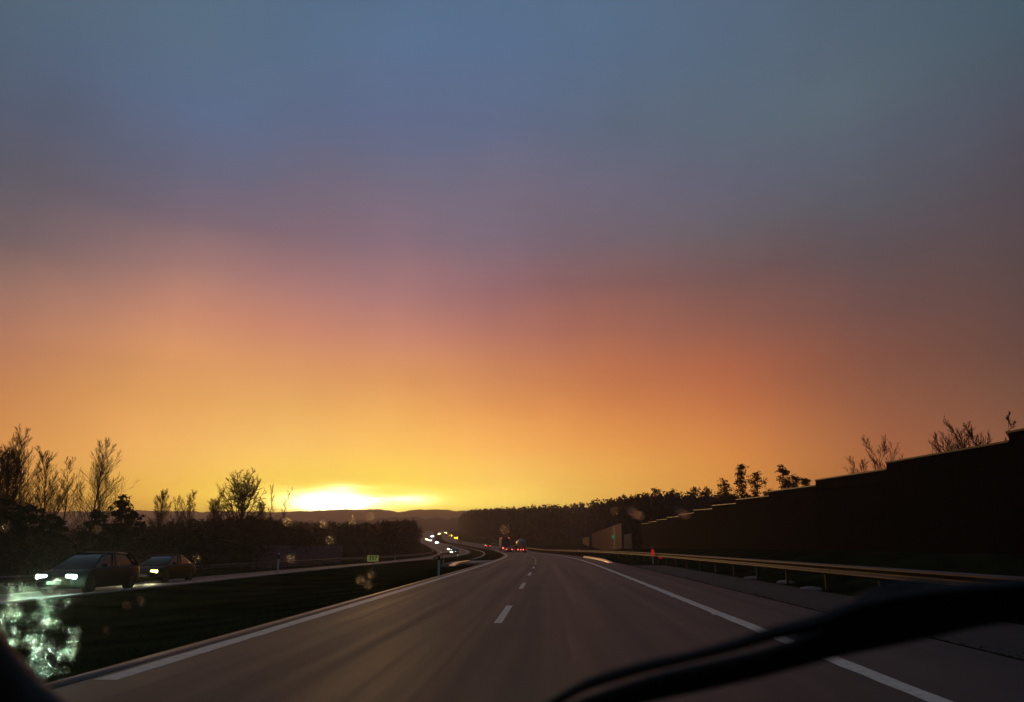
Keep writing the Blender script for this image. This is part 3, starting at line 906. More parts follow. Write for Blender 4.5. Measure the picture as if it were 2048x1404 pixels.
bl = empty('box_lorry'); tag(bl, 'dark box lorry with light painted on its left side and red lights at its top corners', 'lorry')
MB().box(-1.25, 1.25, 0, 8.5, 1.0, 3.75).build('cargo_box', M_boxd, bl)
MB().box(-1.29, -1.253, .05, 8.45, 1.05, 3.7).build('lit_side_panel', M_box, bl)  # pinkish light falling on this side is put into the panel colour
MB().box(-1.2, -.02, -.03, -.002, 1.08, 3.65).build('door', M_boxd, bl); MB().box(.02, 1.2, -.03, -.002, 1.08, 3.65).build('door', M_boxd, bl)
MB().box(-1.2, 1.2, .02, .15, .55, .75).build('bumper', M_black, bl)
MB().box(-.5, .5, .2, 10, .7, .98).build('chassis', M_black, bl)
wheels(bl, (1.6, 2.8, 9.3), 1.2)
lorry_cab(bl, 8.8, M_body[3])
red_disc(bl, -1.1, -.01, 3.55, M_taild, .16, 'marker_light'); red_disc(bl, 1.1, -.01, 3.6, M_tail, .08, 'marker_light')
red_disc(bl, -.85, -.01, .68, M_tail, .13); red_disc(bl, -.55, -.01, .68, M_tail, .10); red_disc(bl, .95, -.01, .68, M_taild, .1)
place(bl, atY(1009.5, 1100, 232)[0], 236, False)

# real beams of the nearest oncoming lamps and of the car the view is taken from, plus one added spot for the kilometre sign
def spot(name, loc, target, power, size, col, blend=.6, rad=.08):
    l = bpy.data.lights.new(name, 'SPOT'); l.energy = power; l.spot_size = math.radians(size); l.spot_blend = blend; l.color = col; l.shadow_soft_size = rad
    o = bpy.data.objects.new(name, l); COL.objects.link(o); o.location = loc
    o.rotation_euler = (Vector(target) - Vector(loc)).to_track_quat('-Z', 'Y').to_euler()
    return o


for dx in (-.56, .56):
    spot('headlamp_or_added_beam', (-17.85 + dx, 26.95, .2), (-12, 14, -.4), 60, 70, (.78, 1, .9))
    spot('headlamp_or_added_beam', (-17.85 + dx, 26.95, .2), (-.52, .85, 1.22), 5400, 2.6, (.64, 1, .60))
    spot('headlamp_or_added_beam', (-21.2 + dx, 39.15, -.05), (-19, 10, -1), 200, 90, (1, .95, .5))
    spot('headlamp_or_added_beam', (dx, 2.6, .62), (dx * 2 + 1.6, 24, -.1), 110, 64, (.9, 1.0, .88))

spot('headlamp_or_added_beam', (-.56, 2.6, .62), (sx, sy, sb.location.z + zc), 15000, 3.2, (.95, 1, .85))  # narrow spot added only to brighten the kilometre sign plate
# ------------------------------------------------------------------ trees
def tube_rows(P0, P1, R0, R1, n=3):
    """many straight tapered prisms at once -> V, Q"""
    P0 = np.asarray(P0); P1 = np.asarray(P1); R0 = np.asarray(R0)[:, None]; R1 = np.asarray(R1)[:, None]
    t = P1 - P0; t /= np.linalg.norm(t, axis=1, keepdims=True) + 1e-9
    a = np.where(np.abs(t[:, 2:3]) < .9, np.array([[0, 0, 1.0]]), np.array([[1.0, 0, 0]]))
    u = np.cross(t, a); u /= np.linalg.norm(u, axis=1, keepdims=True); w = np.cross(t, u)
    V = []
    for P, Rr in ((P0, R0), (P1, R1)):
        for k in range(n):
            c, s_ = math.cos(2 * math.pi * k / n), math.sin(2 * math.pi * k / n)
            V.append(P + Rr * (c * u + s_ * w))
    V = np.stack(V, 1).reshape(-1, 3)
    m = len(P0); base = np.arange(m)[:, None] * 2 * n
    Q = np.concatenate([base + np.array([[k, (k + 1) % n, n + (k + 1) % n, n + k]]) for k in range(n)])
    return V, Q


def grow(seed, H, spread=.35, up=.5, clear=.25, nb=16, nsub=7, ntw=6, lean=(0, 0), r0=None, droop=0.0, dome=True, len_top=.3):
    """bare tree: returns (trunk segments, crown segments)"""
    g = np.random.default_rng(seed)
    r0 = r0 or H * .016
    K = 12
    tr = [np.zeros(3)]
    d = np.array([lean[0], lean[1], 1.0])
    for i in range(K):
        d = d + g.normal(0, .07, 3) * [1, 1, .2]
        tr.append(tr[-1] + d / np.linalg.norm(d) * H / K)
    tr = np.array(tr); rr = r0 * (1 - np.linspace(0, 1, K + 1) ** 1.1 * .93)
    T = [(tr[i], tr[i + 1], rr[i], rr[i + 1]) for i in range(K)]
    C = []

    def branch(p, dirn, L, r, level):
        n = 4 if level < 2 else 2
        pts = [p]; dd = dirn / np.linalg.norm(dirn)
        for i in range(n):
            dd = dd + g.normal(0, .09, 3) + np.array([0, 0, (.14 if level < 2 else .05) - droop * (.3 if level > 0 else .0)])
            dd /= np.linalg.norm(dd)
            pts.append(pts[-1] + dd * L / n)
        for i in range(n):
            C.append((pts[i], pts[i + 1], r * (1 - .8 * i / n), r * (1 - .8 * (i + 1) / n)))
        if level == 2: return
        cnt = {0: nsub, 1: ntw}[level]
        for k in range(cnt):
            f = .2 + .8 * (k + g.random()) / cnt
            i = min(int(f * n), n - 1); q = pts[i] + (pts[i + 1] - pts[i]) * (f * n - i)
            base_d = pts[i + 1] - pts[i]; base_d = base_d / np.linalg.norm(base_d)
            side = g.normal(0, 1, 3); side -= side @ base_d * base_d; side /= np.linalg.norm(side)
            nd = base_d * .95 + side * (.62 if level == 0 else .6) + np.array([0, 0, .1 - droop])
            branch(q, nd, L * g.uniform(.38, .62) * (1.1 - .4 * f), max(r * .45 * (1 - .4 * f), .011), level + 1)
    for b in range(nb):
        f = clear + (1 - clear) * ((b + g.random() * .8) / nb) ** .9
        f = min(f, .98)
        i = min(int(f * K), K - 1); q = tr[i] + (tr[i + 1] - tr[i]) * (f * K - i)
        a = b * 2.4 + g.normal(0, .4)
        rel = (f - clear) / (1 - clear)
        if dome: L = H * spread * (1.05 - .55 * rel) * g.uniform(.8, 1.15)
        else: L = H * spread * (1 - rel * (1 - len_top)) * g.uniform(.7, 1.2)
        dr = np.array([math.cos(a), math.sin(a), up + .8 * rel])
        branch(q, dr, L, r0 * (.42 if dome else .36) * (1 - .55 * rel), 0)
    return T, C


def grow_oak(seed, H, R_, r0):
    g = np.random.default_rng(seed); T = []; C = []
    K = 10; top = H * .72
    tp = [np.array([g.normal(0, .006 * H), g.normal(0, .006 * H), top * i / K]) for i in range(K + 1)]
    rr = [r0 * (1 - .75 * (i / K) ** 1.2) for i in range(K + 1)]
    T = [(tp[i], tp[i + 1], rr[i], rr[i + 1]) for i in range(K)]
    cz = H * .63

    def curve(p, q, r_a, r_b, n, wob, lift):
        pts = [p]
        for i in range(1, n + 1):
            t = i / n; b = p * (1 - t) + q * t + np.array([0, 0, lift * math.sin(math.pi * t)])
            pts.append(b + (g.normal(0, wob, 3) if i < n else 0))
        for i in range(n):
            C.append((pts[i], pts[i + 1], r_a + (r_b - r_a) * i / n, r_a + (r_b - r_a) * (i + 1) / n))
        return pts
    nm = 32
    for b in range(nm):
        f = .32 + .66 * (b / nm); i = min(int(f * K), K - 1); p = tp[i]
        ang = b * 2.4 + g.normal(0, .3); e = -.22 + 1.5 * (b / nm) ** .9 + g.normal(0, .1)
        q = np.array([math.cos(ang) * math.cos(e) * R_, math.sin(ang) * math.cos(e) * R_, cz + math.sin(e) * (H - cz)]) * np.array([1, 1, 1]) * g.uniform(.9, 1.0)
        pts = curve(p, q, rr[i] * .5, .035, 7, R_ * .035, -R_ * .10)
        for k in range(14):
            j = g.integers(2, 7); p2 = pts[j] + (pts[j + 1] - pts[j]) * g.random() if j < 7 else pts[j]
            out = p2 - np.array([0, 0, cz * .8]); out /= np.linalg.norm(out)
            d = out + g.normal(0, .55, 3); d /= np.linalg.norm(d)
            pts2 = curve(p2, p2 + d * R_ * g.uniform(.2, .42), .04, .022, 3, R_ * .02, 0)
            for m_ in range(9):
                p3 = pts2[g.integers(1, 4)]; d3 = d + g.normal(0, .6, 3); d3 /= np.linalg.norm(d3)
                curve(p3, p3 + d3 * R_ * g.uniform(.08, .2), .020, .013, 2, R_ * .008, 0)
    C = [c for c in C if ((c[1][0] ** 2 + c[1][1] ** 2) / R_ ** 2 + ((c[1][2] - cz) / (H - cz)) ** 2) < 1.12 or c[1][2] < cz * .7]
    return T, C


def tree(label, px, top, Y, kind='birch', seed=1, lean=0.0, group=None, k=1.0, width=1.0, grp=None, base=None):
    P_ = atY(px, top, Y); x = P_[0]; z0 = gz(x, Y) - .1 if base is None else base
    H = P_[2] - z0
    root = empty('bare_tree', (x - lean * H * .8, Y, z0)); tag(root, label, 'tree', grp)
    if kind == 'oak': T, C = grow_oak(seed, H, H * .245 * width, H * .026)
    elif kind == 'birch': T, C = grow(seed, H * .98, .40 * width, .85, .10, 34, 9, 6, (lean, 0), dome=False, r0=H * .011, len_top=.22)
    elif kind == 'thin': T, C = grow(seed, H * .98, .26 * width, .95, .12, 22, 7, 5, (lean, 0), dome=False, r0=H * .009)
    elif kind == 'dense': T, C = grow(seed, H * .95, .40 * width, .7, .06, 46, 11, 7, (lean, 0), dome=False, r0=H * .016, len_top=.35)
    else: T, C = grow(seed, H * .95, .5 * width, .7, .02, 18, 8, 6, (lean, 0), r0=H * .011)
    for nm, seg, m, n in (('trunk', T, M_bark, 7), ('crown', C, M_twig, 3)):
        V, Q = tube_rows([s_[0] for s_ in seg], [s_[1] for s_ in seg], [max(s_[2], .008 * k) for s_ in seg], [max(s_[3], .007 * k) for s_ in seg], n)
        link(nm, fast_mesh(nm, V, Q), m, root)
    return root


def leafcloud(g, C, Rad, n, size):
    """n small leaf quads filling ellipsoids centred at C with radii Rad"""
    C = np.asarray(C); Rad = np.asarray(Rad)
    i = g.integers(0, len(C), n)
    d = g.normal(0, 1, (n, 3)); d /= np.linalg.norm(d, axis=1, keepdims=True)
    c = C[i] + d * (g.random((n, 1)) ** .45) * Rad[i]
    a = g.normal(0, 1, (n, 3)); a /= np.linalg.norm(a, axis=1, keepdims=True)
    b = np.cross(a, g.normal(0, 1, (n, 3))); b /= np.linalg.norm(b, axis=1, keepdims=True)
    s_ = size * g.uniform(.5, 1.3, (n, 1))
    V = np.stack([c - a * s_, c - b * s_ * .5, c + a * s_, c + b * s_ * .5], 1).reshape(-1, 3)
    Q = np.arange(4 * n).reshape(n, 4)
    return V, Q


def pine(label, px, top, Y, seed=1, width=.28, clear=.3, dens=1.0, grp=None, m=None, base=None, cat='tree', name='pine_tree', leaf=.12):
    g = np.random.default_rng(seed)
    P_ = atY(px, top, Y); x = P_[0]; z0 = gz(x, Y) - .1 if base is None else base; H = P_[2] - z0
    root = empty(name, (x, Y, z0)); tag(root, label, cat, grp)
    nseg = 9
    pts = [np.array([g.normal(0, .012 * H), g.normal(0, .012 * H), H * i / nseg]) for i in range(nseg + 1)]
    MB().tube(pts, [H * .014 * (1 - .85 * i / nseg) + .01 for i in range(nseg + 1)], 6).build('trunk', M_bark, root)
    C = []; Rd = []; segs = []
    n = int(34)
    for i in range(n):
        f = clear + (1 - clear) * (i / n) ** .85
        rl = width * H * (1 - ((f - clear) / (1 - clear)) ** 1.4 * .88) * g.uniform(.45, 1.15)
        a = i * 2.4 + g.normal(0, .3)
        tip = np.array([math.cos(a) * rl, math.sin(a) * rl, f * H + rl * .25])
        segs.append((np.array([0, 0, f * H]), tip, H * .004 + .008, .006))
        for t in (.55, .85, 1.0):
            C.append(np.array([0, 0, f * H]) * (1 - t) + tip * t + g.normal(0, .02 * H, 3)); q = H * .05 * g.uniform(.6, 1.2); Rd.append((q * 1.2, q * 1.2, q * .7))
    V1, Q1 = tube_rows([s_[0] for s_ in segs], [s_[1] for s_ in segs], [s_[2] for s_ in segs], [s_[3] for s_ in segs])
    V2, Q2 = leafcloud(g, C, Rd, int(3400 * dens), leaf * (H / 8) ** .5)
    link('crown', fast_mesh('crown', np.concatenate([V1, V2]), np.concatenate([Q1, Q2 + len(V1)])), m or M_leaf, root)
    return root


GL = 'bare trees beyond the opposite carriageway'
for a in [
    ('dense dark bare tree cut off by the left frame edge', 6, 905, 58, 'dense', 3, 0.0, 1.1),
    ('tallest bare tree of the dense cluster at the far left', 60, 872, 60, 'birch', 4, 0.02, 1.0),
    ('broad dark bare tree in front of the tallest one at far left', 42, 908, 54, 'dense', 5, 0.0, .9),
    ('low leaning bare tree at the right foot of the far-left cluster', 84, 950, 60, 'thin', 6, .1, 1.6),
    ('right-leaning feathery bare tree just right of the far-left cluster', 126, 904, 62, 'birch', 7, .22, .9),
    ('slim leaning bare tree left of the tall pointed one', 173, 925, 66, 'thin', 8, .14, 1.2),
    ('tall pointed bare birch with fanned lower branches', 206, 888, 70, 'birch', 9, .03, 1.05),
    ('short bare tree growing against the tall pointed birch on its right', 226, 938, 72, 'thin', 10, .08, 1.6),
    ('small round bare tree standing alone between the birch and the oak', 318, 982, 92, 'dense', 12, 0, .8),
    ('thin wispy bare tree right of the small round one', 347, 985, 96, 'thin', 13, .0, 1.2),
    ('very thin bare sapling midway between small round tree and oak', 372, 990, 98, 'thin', 14, 0, 1.0),
    ('short forked bare tree left of the oak group', 388, 985, 100, 'birch', 15, .04, .8),
    ('bare pointed tree touching the left side of the oak', 432, 975, 104, 'thin', 16, 0, 1.4),
    ('low bushy bare tree below the oak crown on its left', 446, 1002, 100, 'dense', 17, 0, .9),
    ('large round-crowned bare oak standing above the hedge', 491, 934, 108, 'oak', 18, 0, 1.0),
    ('small bare tree under the right side of the oak crown', 520, 1004, 104, 'dense', 19, 0, .7),
    ('faint thin bare sapling right of the oak', 551, 968, 112, 'thin', 20, .02, .7),
    ('fainter twin sapling nearest to the bright sunset gap', 563, 975, 114, 'thin', 21, .04, .7),
]:
    tree(a[0], a[1], a[2], a[3], a[4], a[5], a[6], width=a[7], grp=GL)

GP = 'small pines and shrubs beyond the left carriageway'
for a in [
    ('small dark pine with bare top right of the pointed birch', 248, 996, 60, 31, .3),
    ('low spreading pine to the right of the bare-topped one', 264, 1022, 58, 32, .5),
    ('wide dark pine at the foot of the pointed birch', 196, 1024, 56, 33, .5),
    ('dark pine rising above the scrub under the leaning tree', 110, 1030, 52, 34, .5),
    ('dark shrub pine at left under the dense cluster', 60, 1010, 46, 35, .5),
    ('dark leafy shrub at the frame edge left of the cars', 10, 1000, 46, 36, .55),
]:
    pine(a[0], a[1], a[2], a[3], a[4], a[5], .05, 1.3, GP)

GR = 'trees and shrubs behind the dark wall'
B = 3.0
for a in [
    ('narrow bushy pine, left of the pair above the dark wall', 1480, 929, 98, 41, .13, 'p'),
    ('low dark shrub between the two pines above the wall', 1512, 948, 96, 42, .4, 'p'),
    ('small shrub at the left end of the visible skyline above the wall', 1449, 962, 98, 43, .35, 'p'),
    ('round-headed pine, right of the pair above the dark wall', 1566, 932, 90, 44, .2, 'p'),
    ('shrub leaning against the round-headed pine', 1590, 952, 88, 45, .3, 'p'),
    ('short spiky shrub right of the round-headed pine', 1611, 956, 84, 46, .2, 'p'),
    ('rounded thorny shrub above the middle of the wall', 1802, 888, 44, 47, .75, 'b'),
    ('low shrub above the wall right of the rounded thorny one', 1868, 902, 38, 48, .8, 'b'),
    ('dark tuft of shrub close to the wall top near the right edge', 1915, 884, 36, 49, .8, 'b'),
    ('wispy shrub just left of the highest wall step', 1942, 868, 34, 50, .8, 'b'),
    ('upright wispy bush beside the highest wall step', 1990, 866, 31, 51, .7, 'b'),
    ('tall faint sapling above the highest wall step', 2006, 826, 33, 52, .6, 't'),
    ('small wispy bush over the wall at its second step', 1706, 930, 52, 53, .7, 'b'),
]:
    if a[6] == 'p': pine(a[0], a[1], a[2], a[3], a[4], a[5], .1, .8, GR, M_leafd, base=gz(atY(a[1], a[2], a[3])[0], a[3]) + .6)
    else: tree(a[0], a[1], a[2], a[3], 'bush' if a[6] == 'b' else 'thin', a[4], 0, width=a[5], grp=GR)
for a in [
    ('small pointed pine on the right hilltop, leftmost of four', 1311, 977, 190, 61, .3),
    ('tiny pine on the right hilltop between two larger ones', 1344, 981, 190, 62, .2),
    ('bushy pine on the right hilltop, third from the left', 1389, 977, 185, 63, .4),
    ('broad bushy pine on the right hilltop nearest the wall pines', 1413, 977, 180, 64, .5),
]:
    pine(a[0], a[1], a[2], a[3], a[4], a[5] * .45, .2, .6, 'single pines on the right hilltop', leaf=.16)

# scrub along the foot of the trees, left side: individual dark bushes
GB = 'dark bushes beyond the far guardrail'
gB = np.random.default_rng(77)
bl_ = [(20, 1050, 42), (90, 1056, 44), (150, 1066, 50), (215, 1056, 52), (285, 1062, 56), (330, 1046, 62), (380, 1042, 66), (430, 1040, 70), (480, 1042, 76), (530, 1046, 104), (590, 1052, 122), (640, 1056, 134)]
desc = ['darkest bush low at the left frame edge', 'dark bush behind the nearest oncoming car', 'low bush above the roof of the nearest oncoming car', 'bush below the pointed birch', 'bush above the second oncoming car',
        'bush right of the second oncoming car', 'bush below the thin saplings', 'bush left of the oak foot', 'bush directly below the oak', 'bush right of the oak foot', 'bush above the left end of the ribbed barrier', 'bush above the right part of the ribbed barrier']
for (px, top, Y), ds_ in zip(bl_, desc):
    P_ = atY(px, top, Y); z0 = gz(P_[0], Y); H = P_[2] - z0
    C = [(gB.normal(0, H * .75), gB.normal(0, H * .5), H * gB.uniform(.25, .72)) for _ in range(10)]
    Rd = [(H * .42, H * .42, H * .26)] * 10
    V_, Q_ = leafcloud(gB, C, Rd, 3200, .10)
    b = link('bush', fast_mesh('bush', V_, Q_), M_leafd if gB.random() < .4 else M_leaf); b.location = (P_[0], Y, z0)
    tag(b, ds_, 'bush', GB)

# ------------------------------------------------------------------ woods (uncountable masses of small far trees)
def skyline(pts):
    return lambda px: float(np.interp(px, [p[0] for p in pts], [p[1] for p in pts]))


def pix(X, Y, Z):
    d = np.array([X, Y, Z - CH]); z = d @ FWD
    return 1024 + F * (d @ RGT) / z, 702 - F * (d @ UPV) / z


def wood(name, label, region, sky, n, seed, hmin, hmax, m):
    g = np.random.default_rng(seed); Vs = []; Qs = []; nb = 0
    cnt = 0; tries = 0
    while cnt < n and tries < n * 6:
        tries += 1
        o, Y = region(g); X = S(Y) + o; z0 = gz(X, Y)
        px, _ = pix(X, Y, z0 + 5)
        if px < -120 or px > 2200: continue
        pt = sky(px); ztop = atY(px, pt, Y)[2]
        H = min(ztop - z0, hmax) * g.uniform(.80, 1.03) if g.random() < .8 else min(ztop - z0, hmax) * g.uniform(.55, .9)
        if H < hmin: continue
        nl = 64 if Y > 260 else 120
        w = H * g.uniform(.13, .22)
        C = [(X + g.normal(0, w * .35), Y + g.normal(0, w * .35), z0 + H * f) for f in (.12, .3, .45, .6, .72, .84, .93)]
        Rd = [(w * s_, w * s_, H * .11) for s_ in (1.1, 1.15, 1.15, 1.05, .85, .6, .34)]
        V_, Q_ = leafcloud(g, C, Rd, nl, max(.24, H * .038))
        Vs.append(V_); Qs.append(Q_ + nb); nb += len(V_); cnt += 1
    o = link(name, fast_mesh(name, np.concatenate(Vs), np.concatenate(Qs)), m)
    return tag(o, label, 'wood', kind='stuff')


SKY_R = skyline([(880, 1046), (912, 1040), (925, 1026), (945, 1019), (1000, 1017), (1060, 1013), (1100, 1010), (1150, 1007), (1200, 1001), (1250, 995), (1300, 989), (1380, 988), (1440, 990), (1500, 992), (1650, 985), (2100, 950)])
SKY_L = skyline([(-200, 1050), (270, 1052), (340, 1042), (420, 1036), (520, 1036), (600, 1042), (680, 1046), (760, 1044), (820, 1040), (850, 1046), (870, 1055)])


def reg_r(g):
    Y = 150 + (820 - 150) * g.random() ** 1.3
    return 17 + (1.5 - S(Y) if Y < 345 else 0) + 75 * g.random() ** 1.4, Y


def reg_l(g):
    Y = 118 + (560 - 118) * g.random() ** 1.4
    return NEAR(Y) - WID - 7 - (14 if Y < 160 else 0) - 90 * g.random() ** 1.6, Y


wood('pine_wood', 'dark pine wood filling the slope right of the curving road', reg_r, SKY_R, 2500, 7, 2.5, 19, M_wood)
wood('mixed_wood', 'dark low wood left of the opposite carriageway below the sunset', reg_l, SKY_L, 1500, 8, 1.5, 15, M_wood)

# ------------------------------------------------------------------ far hills
def hill(name, D, pts, depth, seed, bump=3.0, x0=-2600, x1=2600):
    g = np.random.default_rng(seed); xs = np.arange(x0, x1, max(5, D * .004)); V = []; ny = 9
    nn = g.normal(0, 1, len(xs) * 2)
    sm = np.convolve(nn, np.ones(3) / 3, 'same')
    for i, X in enumerate(xs):
        px, _ = pix(X, D, 30)
        top = atY(px, float(np.interp(px, [p[0] for p in pts], [p[1] for p in pts])), D)[2] if -400 < px < 2500 else atY(px if 0 < px < 2048 else 1000, pts[0][1] if px < 1000 else pts[-1][1], D)[2]
        top += sm[i] * bump * .6 + g.normal(0, bump * .25)
        for j in range(ny):
            t = j / (ny - 1)
            zz = 8 + (top - 8) * math.sin(math.pi * t) ** .8 if 0 < t < 1 else 0
            V.append((X, D + (t - .5) * depth, max(zz + (g.normal(0, bump * .3) if 0 < t < 1 else 0), 0)))
    Q = [(i * ny + j, (i + 1) * ny + j, (i + 1) * ny + j + 1, i * ny + j + 1) for i in range(len(xs) - 1) for j in range(ny - 1)]
    return tag(link(name, fast_mesh(name, V, Q), M_hill, smooth=False), kind='structure')


hill('hill', 2100, [(-300, 1024), (0, 1026), (100, 1025), (250, 1022), (340, 1023), (480, 1025), (600, 1023), (700, 1019), (770, 1020), (800, 1024), (850, 1020), (880, 1019), (910, 1023), (960, 1020), (1100, 1016), (1500, 1000), (2400, 990)], 700, 3, 3.2)
hill('hill', 1150, [(-300, 1052), (400, 1048), (700, 1044), (800, 1036), (840, 1037), (880, 1039), (930, 1036), (1000, 1030), (1500, 1020), (2400, 1010)], 360, 4, 3.0, -1500, 1500)

# ------------------------------------------------------------------ rough grass on the near verges
g = np.random.default_rng(21)
n = 26000
Yg = 5 + 50 * g.random(n) ** 1.3; og = np.where(g.random(n) < .7, -5.1 - (10.6) * g.random(n), 5.7 + 9 * g.random(n))
V = np.zeros((n, 3, 3)); hb = g.uniform(.02, .07, n)
for i in range(n):
    x = S(Yg[i]) + og[i]; z = ground(og[i], Yg[i]) - .01; a = g.random() * 6.28; w_ = .012
    V[i, 0] = (x - w_ * math.cos(a), Yg[i] - w_ * math.sin(a), z); V[i, 1] = (x + w_ * math.cos(a), Yg[i] + w_ * math.sin(a), z)
    V[i, 2] = (x + g.normal(0, .05), Yg[i] + g.normal(0, .05), z + hb[i])
tag(link('grass', fast_mesh('grass', V.reshape(-1, 3), np.arange(3 * n).reshape(n, 3)), M_blade), 'short dark grass on the verges', 'grass', kind='stuff')
# pale stones at the edge of the gravel verge
for k, (px, py) in enumerate([(1505, 1157), (1570, 1166), (1622, 1179), (1745, 1198)]):
    v = ray(px, py); t = -(CH + .05) / v[2]; P_ = EYE + v * t
    mb = MB(); gg = np.random.default_rng(90 + k)
    rings = []
    for a in np.linspace(-1, 1, 6):
        q = math.sqrt(max(1 - a * a, .04)); rings.append([((.34 * q * math.cos(b)) * gg.uniform(.8, 1.2), a * .3 * gg.uniform(.9, 1.1), max(.1 * q * math.sin(b) * gg.uniform(.8, 1.2), -.04)) for b in np.linspace(0, 2 * math.pi, 10, endpoint=False)])
    o = mb.loft(rings).build('stone', M_conc, None, smooth=True); o.location = P_
    tag(o, ['flat pale stone, farthest along the right verge', 'flat pale stone, second farthest on the right verge', 'flat pale stone between the verge edge and the guardrail', 'pale stone nearest the wiper on the right verge'][k], 'stone', 'pale stones on the right verge')

# ------------------------------------------------------------------ the car the view is taken from: windscreen, pillar, wiper
own = empty('car', (0, -.6, 0)); tag(own, 'car the view is taken from, showing its dark pillar and windscreen wiper', 'car')
OY = -.6
PN = np.array([0, math.cos(math.radians(30)), math.sin(math.radians(30))])   # windscreen normal (forwards and up)
PP = np.array([0, .86, CH])


def on_glass(px, py, off=0.0):
    v = ray(px, py); t = ((PP + PN * off - EYE) @ PN) / (v @ PN)
    return EYE + v * t


M_pane = bpy.data.materials.new('windscreen_glass'); M_pane.use_nodes = True; tt = M_pane.node_tree; tt.nodes.clear()
tb = tt.nodes.new('ShaderNodeBsdfTransparent'); tb.inputs[0].default_value = (.985, .99, .985, 1)
oo_ = tt.nodes.new('ShaderNodeOutputMaterial'); tt.links.new(tb.outputs[0], oo_.inputs[0])
corners = [on_glass(-500, 1500, -.004), on_glass(2600, 1500, -.004), on_glass(2600, -450, -.004), on_glass(-500, -450, -.004)]
mb = MB()
nU = 12
for j in range(nU + 1):
    for i in range(nU + 1):
        u, w_ = i / nU, j / nU
        p = (corners[0] * (1 - u) + corners[1] * u) * (1 - w_) + (corners[3] * (1 - u) + corners[2] * u) * w_
        mb.v.append(tuple(p - [0, OY, 0]))
mb.f = [(j * (nU + 1) + i, j * (nU + 1) + i + 1, (j + 1) * (nU + 1) + i + 1, (j + 1) * (nU + 1) + i) for j in range(nU) for i in range(nU)]
mb.build('windscreen', M_pane, own, smooth=True)


def strip_on_glass(name, pts, thick, off, parent, m=M_dark):
    """bar along the glass through image points, pts = (px, py, width in metres)"""
    fx = interp([(i, p[0]) for i, p in enumerate(pts)]); fy = interp([(i, p[1]) for i, p in enumerate(pts)]); fw = interp([(i, p[2]) for i, p in enumerate(pts)])
    ts = np.linspace(0, len(pts) - 1, 40); C = [on_glass(fx(t), fy(t), off + thick / 2) for t in ts]; rings = []
    for i, c in enumerate(C):
        d = C[min(i + 1, 39)] - C[max(i - 1, 0)]; d /= np.linalg.norm(d); s_ = np.cross(PN, d); w_ = fw(ts[i]) / 2; h_ = thick / 2
        rings.append([c + s_ * w_ * a + PN * h_ * b - [0, OY, 0] for a, b in ((1, .3), (.75, .9), (0, 1), (-.75, .9), (-1, .3), (-1, -.6), (-.6, -1), (.6, -1), (1, -.6))])
    mb = MB(); mb.loft(rings)
    return mb.build(name, m, parent, smooth=False)


arm = strip_on_glass('wiper_arm', [(1040, 1462, 0.024), (1130, 1430, 0.026), (1239, 1393, 0.028), (1331, 1369, 0.033), (1470, 1338, 0.034), (1563, 1314, 0.034), (1656, 1284, 0.042), (1725, 1256, 0.059), (1841, 1226, 0.066), (1950, 1208, 0.057), (2048, 1200, 0.050), (2250, 1185, 0.050)], .016, .020, own)
bd = strip_on_glass('wiper_blade', [(1010, 1462, .008), (1080, 1420, .010), (1146, 1382, .011), (1193, 1362, .012), (1285, 1335, .012), (1378, 1314, .010), (1470, 1290, .012), (1540, 1268, .015), (1632, 1246, .018), (1725, 1212, .016), (1850, 1188, .016), (2080, 1168, .014)], .012, .006, own)
strip_on_glass('rubber_lip', [(1010, 1460, .004), (1080, 1418, .004), (1146, 1380, .004), (1193, 1360, .004), (1285, 1333, .004), (1378, 1312, .004), (1470, 1288, .004), (1540, 1266, .004), (1632, 1244, .004), (1725, 1210, .004), (1850, 1186, .004), (2080, 1166, .004)], .006, .000, bd)
strip_on_glass('arm_joint', [(1690, 1250, .02), (1740, 1225, .05), (1800, 1205, .055), (1880, 1195, .04), (1940, 1195, .02)], .03, .03, arm)
# pillar at the lower left: a thick trimmed post running from the dashboard up past the frame edge
fx = interp([(0, -260), (1, -60), (2, -20), (3, 10), (4, 40), (5, 120)])
rings = []
for i, (px, py, w_) in enumerate([(-330, 1000, .11), (-150, 1200, .10), (-75, 1310, .10), (-30, 1370, .10), (10, 1415, .10), (70, 1470, .11), (160, 1540, .12)]):
    rings.append((on_glass(px, py, -.05), w_))
rr_ = []
for i, (c, w_) in enumerate(rings):
    d = rings[min(i + 1, 6)][0] - rings[max(i - 1, 0)][0]; d /= np.linalg.norm(d); s_ = np.cross(PN, d)
    rr_.append([c + s_ * w_ / 2 * math.cos(a) * 1.0 + PN * .035 * math.sin(a) - [0, OY, 0] for a in np.linspace(0, 2 * math.pi, 14, endpoint=False)])
mb = MB(); mb.loft(rr_); mb.build('windscreen_pillar', M_black, own, smooth=True)

# rain on the windscreen
def glassmat(name, rough, glow=0.0):
    m = bpy.data.materials.new(name); m.use_nodes = True; t = m.node_tree; t.nodes.clear()
    g_ = t.nodes.new('ShaderNodeBsdfGlass'); g_.inputs['IOR'].default_value = 1.33; g_.inputs['Roughness'].default_value = rough
    o = t.nodes.new('ShaderNodeOutputMaterial')
    if glow:
        tr = t.nodes.new('ShaderNodeBsdfTranslucent'); tr.inputs[0].default_value = (.8, .85, .8, 1)
        mx = t.nodes.new('ShaderNodeMixShader'); mx.inputs[0].default_value = glow
        t.links.new(g_.outputs[0], mx.inputs[1]); t.links.new(tr.outputs[0], mx.inputs[2]); t.links.new(mx.outputs[0], o.inputs[0])
    else: t.links.new(g_.outputs[0], o.inputs[0])
    return m


M_drop = glassmat('rain_water', 0.02)
M_drop2 = glassmat('dirty_rain_water', 0.21, 0)


